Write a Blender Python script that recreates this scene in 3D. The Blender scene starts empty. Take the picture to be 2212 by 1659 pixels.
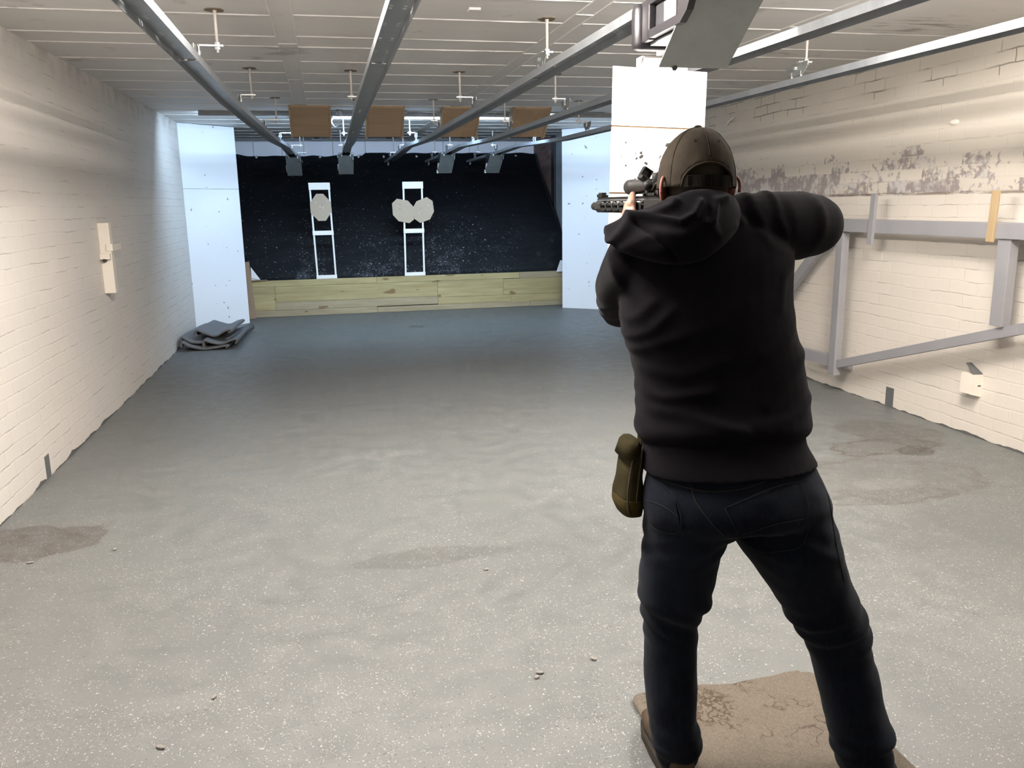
import bpy, bmesh, math, random
from mathutils import Vector, Matrix, noise
from mathutils.bvhtree import BVHTree
random.seed(7)
C = bpy.context.scene.collection
PI = math.pi
V = Vector

# ------------------------------------------------------------------ camera, world, lights, exposure
def make_camera():
    yaw, pitch, roll = (math.radians(a) for a in (12.38, 12.19, 0.95))
    f = V((math.sin(yaw)*math.cos(pitch), math.cos(yaw)*math.cos(pitch), -math.sin(pitch)))
    r = V((math.cos(yaw), -math.sin(yaw), 0)); d = f.cross(r)
    r2 = math.cos(roll)*r + math.sin(roll)*d
    d2 = -math.sin(roll)*r + math.cos(roll)*d
    cam = bpy.data.cameras.new('camera')
    cam.sensor_fit = 'HORIZONTAL'; cam.sensor_width = 36.0; cam.lens = 36.0*1800.0/2212.0
    cam.clip_start = 0.05; cam.clip_end = 60
    o = bpy.data.objects.new('camera', cam); C.objects.link(o)
    m = Matrix((r2, -d2, -f)).transposed().to_4x4(); m.translation = V((0, 0, 1.5))
    o.matrix_world = m
    bpy.context.scene.camera = o
make_camera()
sc = bpy.context.scene
sc.view_settings.view_transform = 'Standard'; sc.view_settings.look = 'None'
sc.view_settings.gamma = 1.0; sc.view_settings.use_curve_mapping = False
sc.view_settings.exposure = 0.34
w = bpy.data.worlds.new('world'); sc.world = w; w.use_nodes = True
w.node_tree.nodes['Background'].inputs[0].default_value = (0.5, 0.5, 0.5, 1)
w.node_tree.nodes['Background'].inputs[1].default_value = 0.02

def area(name, loc, direction, sx, sy, power, col, spread=180):
    l = bpy.data.lights.new(name, 'AREA'); l.shape = 'RECTANGLE'; l.size = sx; l.size_y = sy
    l.energy = power; l.color = col; l.spread = math.radians(spread)
    o = bpy.data.objects.new(name, l); C.objects.link(o)
    o.location = loc; o.rotation_euler = V(direction).to_track_quat('-Z', 'Y').to_euler()
    return o
WARM = (1.0, 0.93, 0.86); COOL = (0.52, 0.74, 1.0)
# added fill lights, unseen: self-emitting tubes and floods facing down the range
FILL_TUBE_STRENGTH = 410.0
for fx in (-0.15, 1.65, 2.68):
    area('fill_flood_glow', (fx, 3.36, 2.385), (0, 1.0, -0.95), 0.5, 0.10, 32, WARM, 108)
# added one-sided fill lamps that brighten the far end of the range
area('far_fill_glow', (-0.72, 9.62, 2.452), (0, 0.80, -0.60), 0.9, 0.05, 19, COOL)
area('far_fill_glow', (1.3, 9.62, 2.452), (0, 0.80, -0.60), 2.6, 0.05, 84, COOL)
area('far_fill_glow', (3.2, 9.62, 2.452), (0, 0.80, -0.60), 0.9, 0.05, 12, COOL)

# ------------------------------------------------------------------ node helpers
def new_mat(name):
    m = bpy.data.materials.new(name); m.use_nodes = True
    nt = m.node_tree; b = nt.nodes['Principled BSDF']
    return m, nt, b
def N(nt, t, **kw):
    n = nt.nodes.new(t)
    for k, v in kw.items():
        if k.startswith('i_'): n.inputs[int(k[2:])].default_value = v
        else: setattr(n, k, v)
    return n
def L(nt, a, b): nt.links.new(a, b)
def math_n(nt, op, a, b=None, clamp=False):
    n = nt.nodes.new('ShaderNodeMath'); n.operation = op; n.use_clamp = clamp
    for i, x in enumerate((a, b)):
        if x is None: continue
        if isinstance(x, (int, float)): n.inputs[i].default_value = x
        else: nt.links.new(x, n.inputs[i])
    return n.outputs[0]
def mixc(nt, fac, a, b):
    n = nt.nodes.new('ShaderNodeMix'); n.data_type = 'RGBA'
    if isinstance(fac, (int, float)): n.inputs[0].default_value = fac
    else: nt.links.new(fac, n.inputs[0])
    for i, x in ((6, a), (7, b)):
        if isinstance(x, tuple): n.inputs[i].default_value = (x + (1,))[:4]
        else: nt.links.new(x, n.inputs[i])
    return n.outputs[2]
def ramp(nt, fac, p0, p1, c0=0.0, c1=1.0):
    n = nt.nodes.new('ShaderNodeMapRange'); n.clamp = True
    n.inputs[1].default_value = p0; n.inputs[2].default_value = p1
    n.inputs[3].default_value = c0; n.inputs[4].default_value = c1
    nt.links.new(fac, n.inputs[0]); return n.outputs[0]
def pos(nt):
    g = nt.nodes.new('ShaderNodeNewGeometry')
    s = nt.nodes.new('ShaderNodeSeparateXYZ'); nt.links.new(g.outputs['Position'], s.inputs[0])
    return g.outputs['Position'], s.outputs
def comb(nt, x, y, z=0.0):
    c = nt.nodes.new('ShaderNodeCombineXYZ')
    for i, q in enumerate((x, y, z)):
        if isinstance(q, (int, float)): c.inputs[i].default_value = q
        else: nt.links.new(q, c.inputs[i])
    return c.outputs[0]
def noise_t(nt, vec, scale, detail=3, rough=0.5, out=0):
    n = nt.nodes.new('ShaderNodeTexNoise'); n.inputs['Scale'].default_value = scale
    n.inputs['Detail'].default_value = detail; n.inputs['Roughness'].default_value = rough
    nt.links.new(vec, n.inputs['Vector']); return n.outputs[out]
def bump(nt, h, strength, dist, b):
    n = nt.nodes.new('ShaderNodeBump'); n.inputs['Strength'].default_value = strength
    n.inputs['Distance'].default_value = dist; nt.links.new(h, n.inputs['Height'])
    nt.links.new(n.outputs[0], b.inputs['Normal'])
def specks(nt, vec, scale, size, keep, seed=0.0, warp=.7):
    """mask of small chips: voronoi cells, only a share of them kept"""
    a = nt.nodes.new('ShaderNodeVectorMath'); a.operation = 'ADD'; a.inputs[1].default_value = (seed, seed*1.7, seed*.3)
    wn = nt.nodes.new('ShaderNodeTexNoise'); wn.inputs['Scale'].default_value = scale*1.6; wn.inputs['Detail'].default_value = 1
    nt.links.new(vec, wn.inputs['Vector'])
    wm = nt.nodes.new('ShaderNodeVectorMath'); wm.operation = 'MULTIPLY_ADD'; wm.inputs[1].default_value = (warp/scale,)*3
    nt.links.new(wn.outputs[1], wm.inputs[0]); nt.links.new(vec, wm.inputs[2])
    nt.links.new(wm.outputs[0], a.inputs[0])
    v = nt.nodes.new('ShaderNodeTexVoronoi'); v.inputs['Scale'].default_value = scale
    nt.links.new(a.outputs[0], v.inputs['Vector'])
    s = nt.nodes.new('ShaderNodeSeparateColor'); nt.links.new(v.outputs['Color'], s.inputs[0])
    rr = math_n(nt, 'ADD', math_n(nt, 'MULTIPLY', math_n(nt, 'POWER', s.outputs[1], 2.5), size*.85), size*.35)
    d = ramp(nt, math_n(nt, 'DIVIDE', v.outputs['Distance'], rr), 1.0, .7)
    k = math_n(nt, 'LESS_THAN', s.outputs[0], keep) if isinstance(keep, float) else math_n(nt, 'LESS_THAN', s.outputs[0], keep)
    return math_n(nt, 'MULTIPLY', d, k)

def simple(name, col, rough=0.6, metal=0.0, var=0.12, nscale=12.0, bmp=0.0, bscale=200.0, sheen=0.0, spec=None):
    m, nt, b = new_mat(name)
    p, _ = pos(nt)
    n = noise_t(nt, p, nscale, 4)
    lo = tuple(max(0, c*(1-var)) for c in col); hi = tuple(min(1, c*(1+var)) for c in col)
    L(nt, mixc(nt, n, lo, hi), b.inputs['Base Color'])
    b.inputs['Roughness'].default_value = rough; b.inputs['Metallic'].default_value = metal
    if spec is not None: b.inputs['Specular IOR Level'].default_value = spec
    if sheen: b.inputs['Sheen Weight'].default_value = sheen; b.inputs['Sheen Roughness'].default_value = 0.5
    if bmp: bump(nt, noise_t(nt, p, bscale, 2), bmp, 0.002, b)
    return m

# ------------------------------------------------------------------ materials of the setting
def brick_wall(name, tint, peel):
    m, nt, b = new_mat(name)
    p, s = pos(nt)
    dn = noise_t(nt, p, 2.5, 3); dn2 = noise_t(nt, p, 14, 2)
    wob = math_n(nt, 'ADD', math_n(nt, 'MULTIPLY', math_n(nt, 'SUBTRACT', dn, .5), .03), math_n(nt, 'MULTIPLY', math_n(nt, 'SUBTRACT', dn2, .5), .012))
    vec = comb(nt, math_n(nt, 'ADD', s[1], wob), math_n(nt, 'ADD', s[2], wob))
    def brick(mort, smooth, v=vec):
        t = nt.nodes.new('ShaderNodeTexBrick'); t.offset = 0.5
        t.inputs['Scale'].default_value = 1.0; t.inputs['Mortar Size'].default_value = mort
        t.inputs['Mortar Smooth'].default_value = smooth; t.inputs['Brick Width'].default_value = .235
        t.inputs['Row Height'].default_value = .0805
        t.inputs['Color1'].default_value = (0, 0, 0, 1); t.inputs['Color2'].default_value = (1, 1, 1, 1)
        t.inputs['Mortar'].default_value = (0.5, 0.5, 0.5, 1)
        L(nt, v, t.inputs['Vector']); return t
    bk = brick(.006, .5)
    # dark open cracks only on the bed joints
    thin = math_n(nt, 'ABSOLUTE', math_n(nt, 'SUBTRACT', math_n(nt, 'FRACT', math_n(nt, 'DIVIDE', math_n(nt, 'ADD', s[2], wob), .0805)), .5))
    bed = ramp(nt, thin, .475, .49)
    stretch = comb(nt, math_n(nt, 'MULTIPLY', s[1], 2.0), math_n(nt, 'MULTIPLY', s[2], 11.0))
    cn = noise_t(nt, stretch, 1.6, 4, .6)
    crack = math_n(nt, 'MULTIPLY', bed, ramp(nt, cn, .53, .60))
    base = mixc(nt, noise_t(nt, p, 1.7, 4), tuple(c*.93 for c in tint), tint)
    base = mixc(nt, math_n(nt, 'MULTIPLY', bk.outputs['Color'], .22), base, tuple(c*.86 for c in tint))
    base = mixc(nt, math_n(nt, 'MULTIPLY', crack, .62), base, (.10, .085, .075))
    spot = specks(nt, vec, 9.0, .085, .10, 3.1)
    base = mixc(nt, math_n(nt, 'MULTIPLY', spot, .55), base, (.12, .1, .09))
    if peel:
        # old flaking paint above the newer cream paint, bare purplish bricks showing through
        old = math_n(nt, 'GREATER_THAN', math_n(nt, 'ADD', s[2], math_n(nt, 'MULTIPLY', dn2, .008)), 1.519)
        base = mixc(nt, math_n(nt, 'MULTIPLY', old, .45), base, (.50, .46, .385))
        band = math_n(nt, 'MULTIPLY', ramp(nt, s[2], 1.92, 1.64), old)
        ends = math_n(nt, 'MULTIPLY', ramp(nt, s[1], 3.2, 5.4), ramp(nt, s[1], 9.6, 7.8))
        band = math_n(nt, 'MULTIPLY', band, ends)
        per = math_n(nt, 'MULTIPLY', bk.outputs['Color'], .40)
        fl = noise_t(nt, p, 24, 5, .7)
        fl2 = noise_t(nt, p, 3.2, 3, .5)
        amt = math_n(nt, 'ADD', math_n(nt, 'ADD', per, math_n(nt, 'MULTIPLY', fl, 1.0)), math_n(nt, 'MULTIPLY', fl2, .45))
        amt = math_n(nt, 'ADD', amt, math_n(nt, 'MULTIPLY', band, .42))
        fm = math_n(nt, 'MULTIPLY', ramp(nt, amt, 1.20, 1.26), ramp(nt, band, .05, .30))
        bare = mixc(nt, noise_t(nt, p, 40, 3), (.19, .15, .145), (.33, .29, .285))
        bare = mixc(nt, ramp(nt, noise_t(nt, p, 11, 4, .6), .48, .62), bare, (.50, .48, .455))
        base = mixc(nt, math_n(nt, 'MULTIPLY', fm, .9), base, bare)
        edge = math_n(nt, 'MULTIPLY', ramp(nt, math_n(nt, 'ABSOLUTE', math_n(nt, 'SUBTRACT', s[2], 1.522)), .012, .004), ramp(nt, cn, .38, .5))
        base = mixc(nt, math_n(nt, 'MULTIPLY', edge, .75), base, (.16, .12, .09))
        topc = math_n(nt, 'MULTIPLY', math_n(nt, 'GREATER_THAN', s[2], 2.2), math_n(nt, 'MULTIPLY', ramp(nt, bk.outputs['Fac'], .3, .8), ramp(nt, noise_t(nt, p, 2.2, 3), .46, .56)))
        base = mixc(nt, math_n(nt, 'MULTIPLY', topc, .7), base, (.14, .11, .085))
    else:
        top_tone = math_n(nt, 'MULTIPLY', ramp(nt, s[2], 2.3, 2.48), ramp(nt, noise_t(nt, p, 5, 4), .4, .65))  # patchy darker tone towards the top of the wall
        base = mixc(nt, math_n(nt, 'MULTIPLY', top_tone, .45), base, (.22, .19, .17))
    # floor paint lapping up the foot of the wall
    lap = math_n(nt, 'LESS_THAN', s[2], math_n(nt, 'MULTIPLY', math_n(nt, 'SUBTRACT', noise_t(nt, p, 3.5, 4), .40), .10))
    base = mixc(nt, lap, base, (.10, .098, .095))
    L(nt, base, b.inputs['Base Color']); b.inputs['Roughness'].default_value = .55
    h = math_n(nt, 'SUBTRACT', math_n(nt, 'MULTIPLY', noise_t(nt, p, 55, 3), .25), bk.outputs['Fac'])
    h = math_n(nt, 'SUBTRACT', h, math_n(nt, 'MULTIPLY', crack, .8))
    h = math_n(nt, 'ADD', h, math_n(nt, 'MULTIPLY', bk.outputs['Color'], .10))
    bump(nt, h, .36, .004, b)
    return m

def floor_mat():
    m, nt, b = new_mat('floor_paint')
    p, s = pos(nt)
    n1 = noise_t(nt, p, .8, 4); n2 = noise_t(nt, p, 9, 5, .6); n3 = noise_t(nt, p, 90, 3)
    base = mixc(nt, n1, (.099, .104, .100), (.133, .139, .134))
    base = mixc(nt, ramp(nt, n2, .35, .75, 0, .35), base, (.185, .182, .176))
    base = mixc(nt, ramp(nt, n3, .55, .75, 0, .25), base, (.075, .073, .07))
    # scuffs drawn out across the lane
    sc_v = comb(nt, math_n(nt, 'MULTIPLY', s[0], 1.2), math_n(nt, 'MULTIPLY', s[1], 5.0))
    base = mixc(nt, ramp(nt, noise_t(nt, sc_v, 3, 5, .65), .58, .72, 0, .35), base, (.07, .068, .065))
    # stains and one darker grey band, each with its own outline
    def floor_mark(cx, cy, rx, ry, col, amt, ring=False):
        dx = math_n(nt, 'DIVIDE', math_n(nt, 'SUBTRACT', s[0], cx), rx)
        dy = math_n(nt, 'DIVIDE', math_n(nt, 'SUBTRACT', s[1], cy), ry)
        r = math_n(nt, 'SQRT', math_n(nt, 'ADD', math_n(nt, 'MULTIPLY', dx, dx), math_n(nt, 'MULTIPLY', dy, dy)))
        r = math_n(nt, 'ADD', r, math_n(nt, 'MULTIPLY', math_n(nt, 'SUBTRACT', noise_t(nt, p, 4.5, 5, .6), .5), 1.3))
        k = ramp(nt, r, 1.0, .95)
        if ring: k = math_n(nt, 'MULTIPLY', k, math_n(nt, 'ADD', ramp(nt, r, .80, .95, .25, 1.0), ramp(nt, noise_t(nt, p, 11, 5, .65), .5, .66, 0, .45), True))
        nonlocal base
        base = mixc(nt, math_n(nt, 'MULTIPLY', math_n(nt, 'MULTIPLY', k, ramp(nt, n2, .3, .6, .4, 1.0)), amt), base, col)
    floor_mark(3.28, 4.33, .36, .17, (.055, .038, .025), .85, True)
    floor_mark(2.95, 3.78, .55, .36, (.075, .060, .048), .6, True)
    floor_mark(3.55, 4.6, .30, .35, (.065, .055, .046), .5)
    floor_mark(2.85, 3.72, .20, .08, (.20, .195, .185), .3)
    floor_mark(3.42, 4.20, .12, .10, (.04, .03, .024), .75)
    floor_mark(2.75, 3.55, .40, .10, (.06, .05, .042), .6, True)
    floor_mark(-1.62, 4.0, .55, .25, (.060, .048, .041), .75)
    floor_mark(0.35, 3.4, .35, .10, (.072, .07, .065), .5)  # darker grey band across the lane
    floor_mark(3.1, 9.2, .28, .35, (.06, .058, .055), .6, True)
    floor_mark(1.07, 10.5, .10, .12, (.03, .027, .025), .6)
    floor_mark(0.25, 5.0, .3, .06, (.19, .185, .18), .3)
    # paper flecks and dark grit, thicker near the firing line
    near = ramp(nt, s[1], 7.0, 2.2, .02, .50)
    near = math_n(nt, 'MULTIPLY', near, ramp(nt, noise_t(nt, p, 1.6, 4, .65), .32, .68, .15, 1.7))
    w1 = specks(nt, p, 75, .30, near, 0.0, 1.3); w2 = specks(nt, p, 170, .36, near, 5.0, 1.3)
    sv = comb(nt, math_n(nt, 'MULTIPLY', s[0], 1.0), math_n(nt, 'MULTIPLY', s[1], 1.8))
    d1 = specks(nt, sv, 60, .26, near, 9.0, 1.4); d2 = specks(nt, p, 130, .34, near, 2.0, 1.3)
    base = mixc(nt, math_n(nt, 'MULTIPLY', math_n(nt, 'MAXIMUM', d1, d2), .65), base, (.030, .028, .026))
    base = mixc(nt, math_n(nt, 'MULTIPLY', math_n(nt, 'MAXIMUM', math_n(nt, 'MULTIPLY', w1, .6), w2), .8), base, (.50, .485, .455))
    L(nt, base, b.inputs['Base Color'])
    L(nt, ramp(nt, n2, .3, .7, .42, .62), b.inputs['Roughness'])
    bump(nt, math_n(nt, 'ADD', n2, math_n(nt, 'MULTIPLY', n3, .5)), .18, .004, b)
    return m

def ceiling_mat():
    m, nt, b = new_mat('ceiling_paint')
    p, s = pos(nt)
    sv = comb(nt, math_n(nt, 'MULTIPLY', s[0], .5), math_n(nt, 'MULTIPLY', s[1], 3.0))
    base = mixc(nt, noise_t(nt, sv, 2.5, 4), (.60, .58, .56), (.70, .68, .655))
    base = mixc(nt, specks(nt, p, 7, .10, .22, 1.3), base, (.70, .68, .65))
    base = mixc(nt, math_n(nt, 'MULTIPLY', ramp(nt, noise_t(nt, p, 2.2, 5, .65), .62, .70), .5), base, (.20, .175, .15))
    # brown water marks beside the right hand wall
    dx = math_n(nt, 'ABSOLUTE', math_n(nt, 'SUBTRACT', s[0], 3.45)); dy = math_n(nt, 'ABSOLUTE', math_n(nt, 'SUBTRACT', s[1], 4.55))
    r = math_n(nt, 'ADD', math_n(nt, 'MULTIPLY', dx, 1.6), math_n(nt, 'MULTIPLY', dy, 2.6))
    k = math_n(nt, 'MULTIPLY', ramp(nt, r, .9, .4), ramp(nt, noise_t(nt, sv, 7, 5, .65), .5, .62))
    base = mixc(nt, math_n(nt, 'MULTIPLY', k, .7), base, (.13, .10, .075))
    L(nt, base, b.inputs['Base Color']); b.inputs['Roughness'].default_value = .6
    bump(nt, noise_t(nt, sv, 14, 4), .06, .006, b)
    return m

def panel_mat(name, col):
    m, nt, b = new_mat(name)
    p, s = pos(nt)
    v = comb(nt, math_n(nt, 'MULTIPLY', s[0], 1.3), s[2])
    base = mixc(nt, noise_t(nt, p, 3, 3), tuple(c*.95 for c in col), col)
    k = math_n(nt, 'MAXIMUM', specks(nt, v, 8, .16, .30, 1.0), specks(nt, v, 19, .22, .16, 4.0))
    base = mixc(nt, math_n(nt, 'MULTIPLY', k, .8), base, (.12, .12, .12))
    L(nt, base, b.inputs['Base Color']); b.inputs['Roughness'].default_value = .5
    return m

def rubber_sheet_mat():
    m, nt, b = new_mat('rubber_sheet')
    p, s = pos(nt)
    base = mixc(nt, noise_t(nt, p, 2.2, 4), (.0085, .0095, .013), (.015, .0165, .021))
    # pale dust thrown on the lower half and along the lanes
    low = ramp(nt, s[2], 1.75, .55)
    patch = ramp(nt, noise_t(nt, p, 1.5, 4, .6), .42, .68)
    dens = math_n(nt, 'MULTIPLY', math_n(nt, 'MULTIPLY', low, low), patch)
    keep = math_n(nt, 'ADD', math_n(nt, 'MULTIPLY', dens, 1.0), .05)
    v = comb(nt, s[0], math_n(nt, 'MULTIPLY', s[2], 1.2), s[1])
    k1 = specks(nt, v, 26, .34, keep, 0.0); k2 = specks(nt, v, 55, .42, keep, 7.0)
    side = ramp(nt, s[0], 3.1, 2.4)
    k = math_n(nt, 'MULTIPLY', math_n(nt, 'MAXIMUM', k1, k2), side)
    base = mixc(nt, math_n(nt, 'MULTIPLY', k, .75), base, (.45, .47, .50))
    hz = math_n(nt, 'MULTIPLY', ramp(nt, dens, .15, .6), ramp(nt, noise_t(nt, p, 8, 5, .7), .5, .75))
    base = mixc(nt, math_n(nt, 'MULTIPLY', hz, .35), base, (.40, .43, .48))
    L(nt, base, b.inputs['Base Color']); L(nt, ramp(nt, s[2], 1.3, 1.9, .65, .42), b.inputs['Roughness'])
    b.inputs['Specular IOR Level'].default_value = .45
    bump(nt, noise_t(nt, comb(nt, math_n(nt, 'MULTIPLY', s[0], .6), s[1], math_n(nt, 'MULTIPLY', s[2], 1.6)), 5, 4), .6, .03, b)
    return m

def timber(name, c1, c2, axis=0, knots=True):
    m, nt, b = new_mat(name)
    p, s = pos(nt)
    o = nt.nodes.new('ShaderNodeObjectInfo')
    off = math_n(nt, 'MULTIPLY', o.outputs['Random'], 13.0)
    sc3 = [14.0, 14.0, 14.0]; sc3[axis] = 1.1
    v = comb(nt, *[math_n(nt, 'ADD', math_n(nt, 'MULTIPLY', s[i], sc3[i]), off) for i in range(3)])
    g = noise_t(nt, v, 1.6, 5, .6)
    base = mixc(nt, ramp(nt, g, .3, .7), c1, c2)
    base = mixc(nt, math_n(nt, 'MULTIPLY', ramp(nt, noise_t(nt, v, .35, 3), .45, .65), .4), base, tuple(c*.72 for c in c1))
    if knots:
        kv = comb(nt, *[math_n(nt, 'MULTIPLY', s[i], 2.3 if i == axis else 5.5) for i in range(3)])
        base = mixc(nt, math_n(nt, 'MULTIPLY', specks(nt, kv, 1.9, .34, .50, 2.2), .8), base, (.16, .085, .035))
    L(nt, base, b.inputs['Base Color']); b.inputs['Roughness'].default_value = .65
    bump(nt, g, .15, .003, b)
    return m

def galv(name, col, rough=.42, facet=.12):
    m, nt, b = new_mat(name)
    p, s = pos(nt)
    vo = nt.nodes.new('ShaderNodeTexVoronoi'); vo.inputs['Scale'].default_value = 26; L(nt, p, vo.inputs['Vector'])
    sp = nt.nodes.new('ShaderNodeSeparateColor'); L(nt, vo.outputs['Color'], sp.inputs[0])
    n = noise_t(nt, p, 11, 5, .65)
    base = mixc(nt, math_n(nt, 'ADD', math_n(nt, 'MULTIPLY', sp.outputs[0], facet), math_n(nt, 'MULTIPLY', n, 1-facet)), tuple(c*.62 for c in col), tuple(c*1.18 for c in col))
    L(nt, base, b.inputs['Base Color']); b.inputs['Metallic'].default_value = .55
    L(nt, ramp(nt, n, .3, .7, rough-.08, rough+.12), b.inputs['Roughness'])
    return m

def emit(name, col, st):
    m, nt, b = new_mat(name)
    b.inputs['Base Color'].default_value = (.8, .8, .8, 1)
    b.inputs['Emission Color'].default_value = col + (1,); b.inputs['Emission Strength'].default_value = st
    return m

M = {}
M['wall_l'] = brick_wall('painted_brick_left', (.655, .612, .562), False)
M['wall_r'] = brick_wall('painted_brick_right', (.665, .612, .545), True)
M['floor'] = floor_mat(); M['ceil'] = ceiling_mat()
M['cream'] = simple('cream_paint', (.72, .66, .58), .5, var=.06)
M['panel'] = panel_mat('white_panel', (.80, .82, .85))
M['backwall'] = simple('back_wall_paint', (.84, .83, .88), .6, var=.08, nscale=3)
M['sheet'] = rubber_sheet_mat()
M['pine'] = timber('treated_pine', (.31, .25, .11), (.46, .385, .20))
M['pine_grey'] = timber('weathered_pine', (.29, .235, .14), (.40, .335, .215))
M['ply'] = timber('plywood', (.30, .205, .125), (.38, .265, .168), 0, False)
M['ply_v'] = timber('plywood_upright', (.305, .205, .12), (.385, .265, .165), 2, False)
M['raw_ply'] = timber('raw_stick_wood', (.33, .235, .13), (.40, .30, .18), 2, False)
M['batten'] = timber('edge_batten_wood', (.36, .25, .145), (.42, .305, .19), 2, False)
M['grey_wood'] = simple('grey_painted_timber', (.24, .235, .247), .45, var=.10, nscale=7)
M['steel'] = galv('galvanised_steel', (.46, .475, .49), .40)
M['rail'] = galv('rail_steel', (.40, .42, .44), .38)
M['zinc'] = galv('bright_zinc', (.72, .72, .72), .3)
M['plate'] = galv('deflector_plate_steel', (.33, .35, .34), .50, .05)
M['dark_steel'] = simple('dark_steel', (.05, .05, .055), .5, .5)
M['rod_paint'] = simple('painted_rod', (.55, .52, .48), .5)
M['dirt'] = simple('rust_dirt', (.16, .125, .09), .9)
M['black_plastic'] = simple('black_plastic', (.024, .022, .025), .33, var=.1, bmp=.1, bscale=400)
M['gun'] = simple('gun_black', (.010, .0095, .009), .5, .0, var=.2, spec=.22)
M['gun_mid'] = simple('gun_anodised', (.014, .0133, .0125), .5, .0, var=.15, spec=.25)
M['glass'] = simple('lens_glass', (.09, .07, .10), .06, 0, var=.05)
M['white_board'] = None
M['white_wood'] = simple('white_painted_wood', (.80, .79, .75), .5, var=.06, nscale=9)
M['card'] = simple('cardboard', (.42, .34, .25), .85, var=.05, nscale=6)
M['brown_card'] = simple('brown_cardboard', (.30, .205, .135), .85, var=.06)
M['paper'] = simple('white_paper', (.8, .8, .8), .7, var=.02)
M['rubber_mat'] = simple('grey_rubber', (.115, .115, .12), .6, var=.14, nscale=8, bmp=.1, bscale=60)
M['concrete'] = simple('bare_concrete', (.26, .28, .30), .8, var=.25, nscale=5)
M['stripe'] = simple('dark_grey_paint', (.105, .11, .11), .6)
M['white_plastic'] = simple('white_bracket_paint', (.62, .59, .575), .4, var=.03)
M['fill_tube_r'] = emit('fill_tube_glow_right', WARM, FILL_TUBE_STRENGTH*.75)
M['near_tube'] = emit('fill_tube_glow', WARM, FILL_TUBE_STRENGTH)  # glow of the added fill tubes above the frame
M['tube'] = emit('tube_glow', (.85, .93, 1.0), 9.0)
M['hoodie'] = simple('black_fleece', (.0038, .0034, .0048), .95, var=.25, nscale=30, bmp=.25, bscale=700, sheen=.02, spec=.03)
M['hoodie_rib'] = simple('black_rib_knit', (.0038, .0034, .0048), .95, var=.25, nscale=60, bmp=.3, bscale=500, sheen=.02, spec=.03)
M['skin'] = simple('skin', (.27, .145, .105), .5, var=.12, nscale=30)
M['ear_skin'] = simple('ear_skin', (.19, .06, .045), .6, var=.15, nscale=40)
M['hair'] = simple('cropped_hair', (.03, .025, .02), .95, var=.3, nscale=200, spec=.1)
M['cap'] = simple('olive_cap_cotton', (.024, .0195, .0145), .95, var=.3, nscale=18, bmp=.25, bscale=600, sheen=.02, spec=.03)
M['cap_dark'] = simple('cap_strap_cotton', (.009, .008, .0065), .9, var=.2, spec=.05)
M['pouch'] = simple('olive_canvas', (.020, .0165, .007), .9, var=.3, nscale=25, bmp=.3, bscale=500, spec=.05)
M['pouch_base'] = simple('ochre_canvas', (.034, .026, .009), .9, var=.3, nscale=25, spec=.05)
M['pouch_edge'] = simple('canvas_binding', (.05, .045, .034), .9, var=.2, spec=.05)
M['shoe'] = simple('brown_suede', (.05, .036, .026), .9, var=.2, spec=.1)
M['sole'] = simple('rubber_sole', (.03, .026, .022), .8, spec=.1)
M['stitch'] = simple('denim_stitch', (.020, .020, .021), .9, var=.3, nscale=150, spec=.05)
M['eye'] = simple('eye_white', (.7, .68, .65), .2)
M['chip'] = simple('stone_chip', (.20, .185, .17), .8, var=.3)

def jeans_mat():
    m, nt, b = new_mat('dark_denim')
    p, s = pos(nt)
    n = noise_t(nt, p, 5, 4, .6); f = noise_t(nt, comb(nt, math_n(nt, 'MULTIPLY', s[0], 6), math_n(nt, 'MULTIPLY', s[1], 6), math_n(nt, 'MULTIPLY', s[2], 1.5)), 22, 4, .7)
    base = mixc(nt, n, (.0022, .0029, .0048), (.0058, .0084, .0155))
    base = mixc(nt, ramp(nt, f, .5, .75, 0, .5), base, (.012, .0155, .024))
    L(nt, base, b.inputs['Base Color']); b.inputs['Roughness'].default_value = .9
    b.inputs['Specular IOR Level'].default_value = .05
    b.inputs['Sheen Weight'].default_value = .03
    bump(nt, noise_t(nt, p, 420, 2), .25, .001, b)
    return m
M['jeans'] = jeans_mat()

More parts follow.
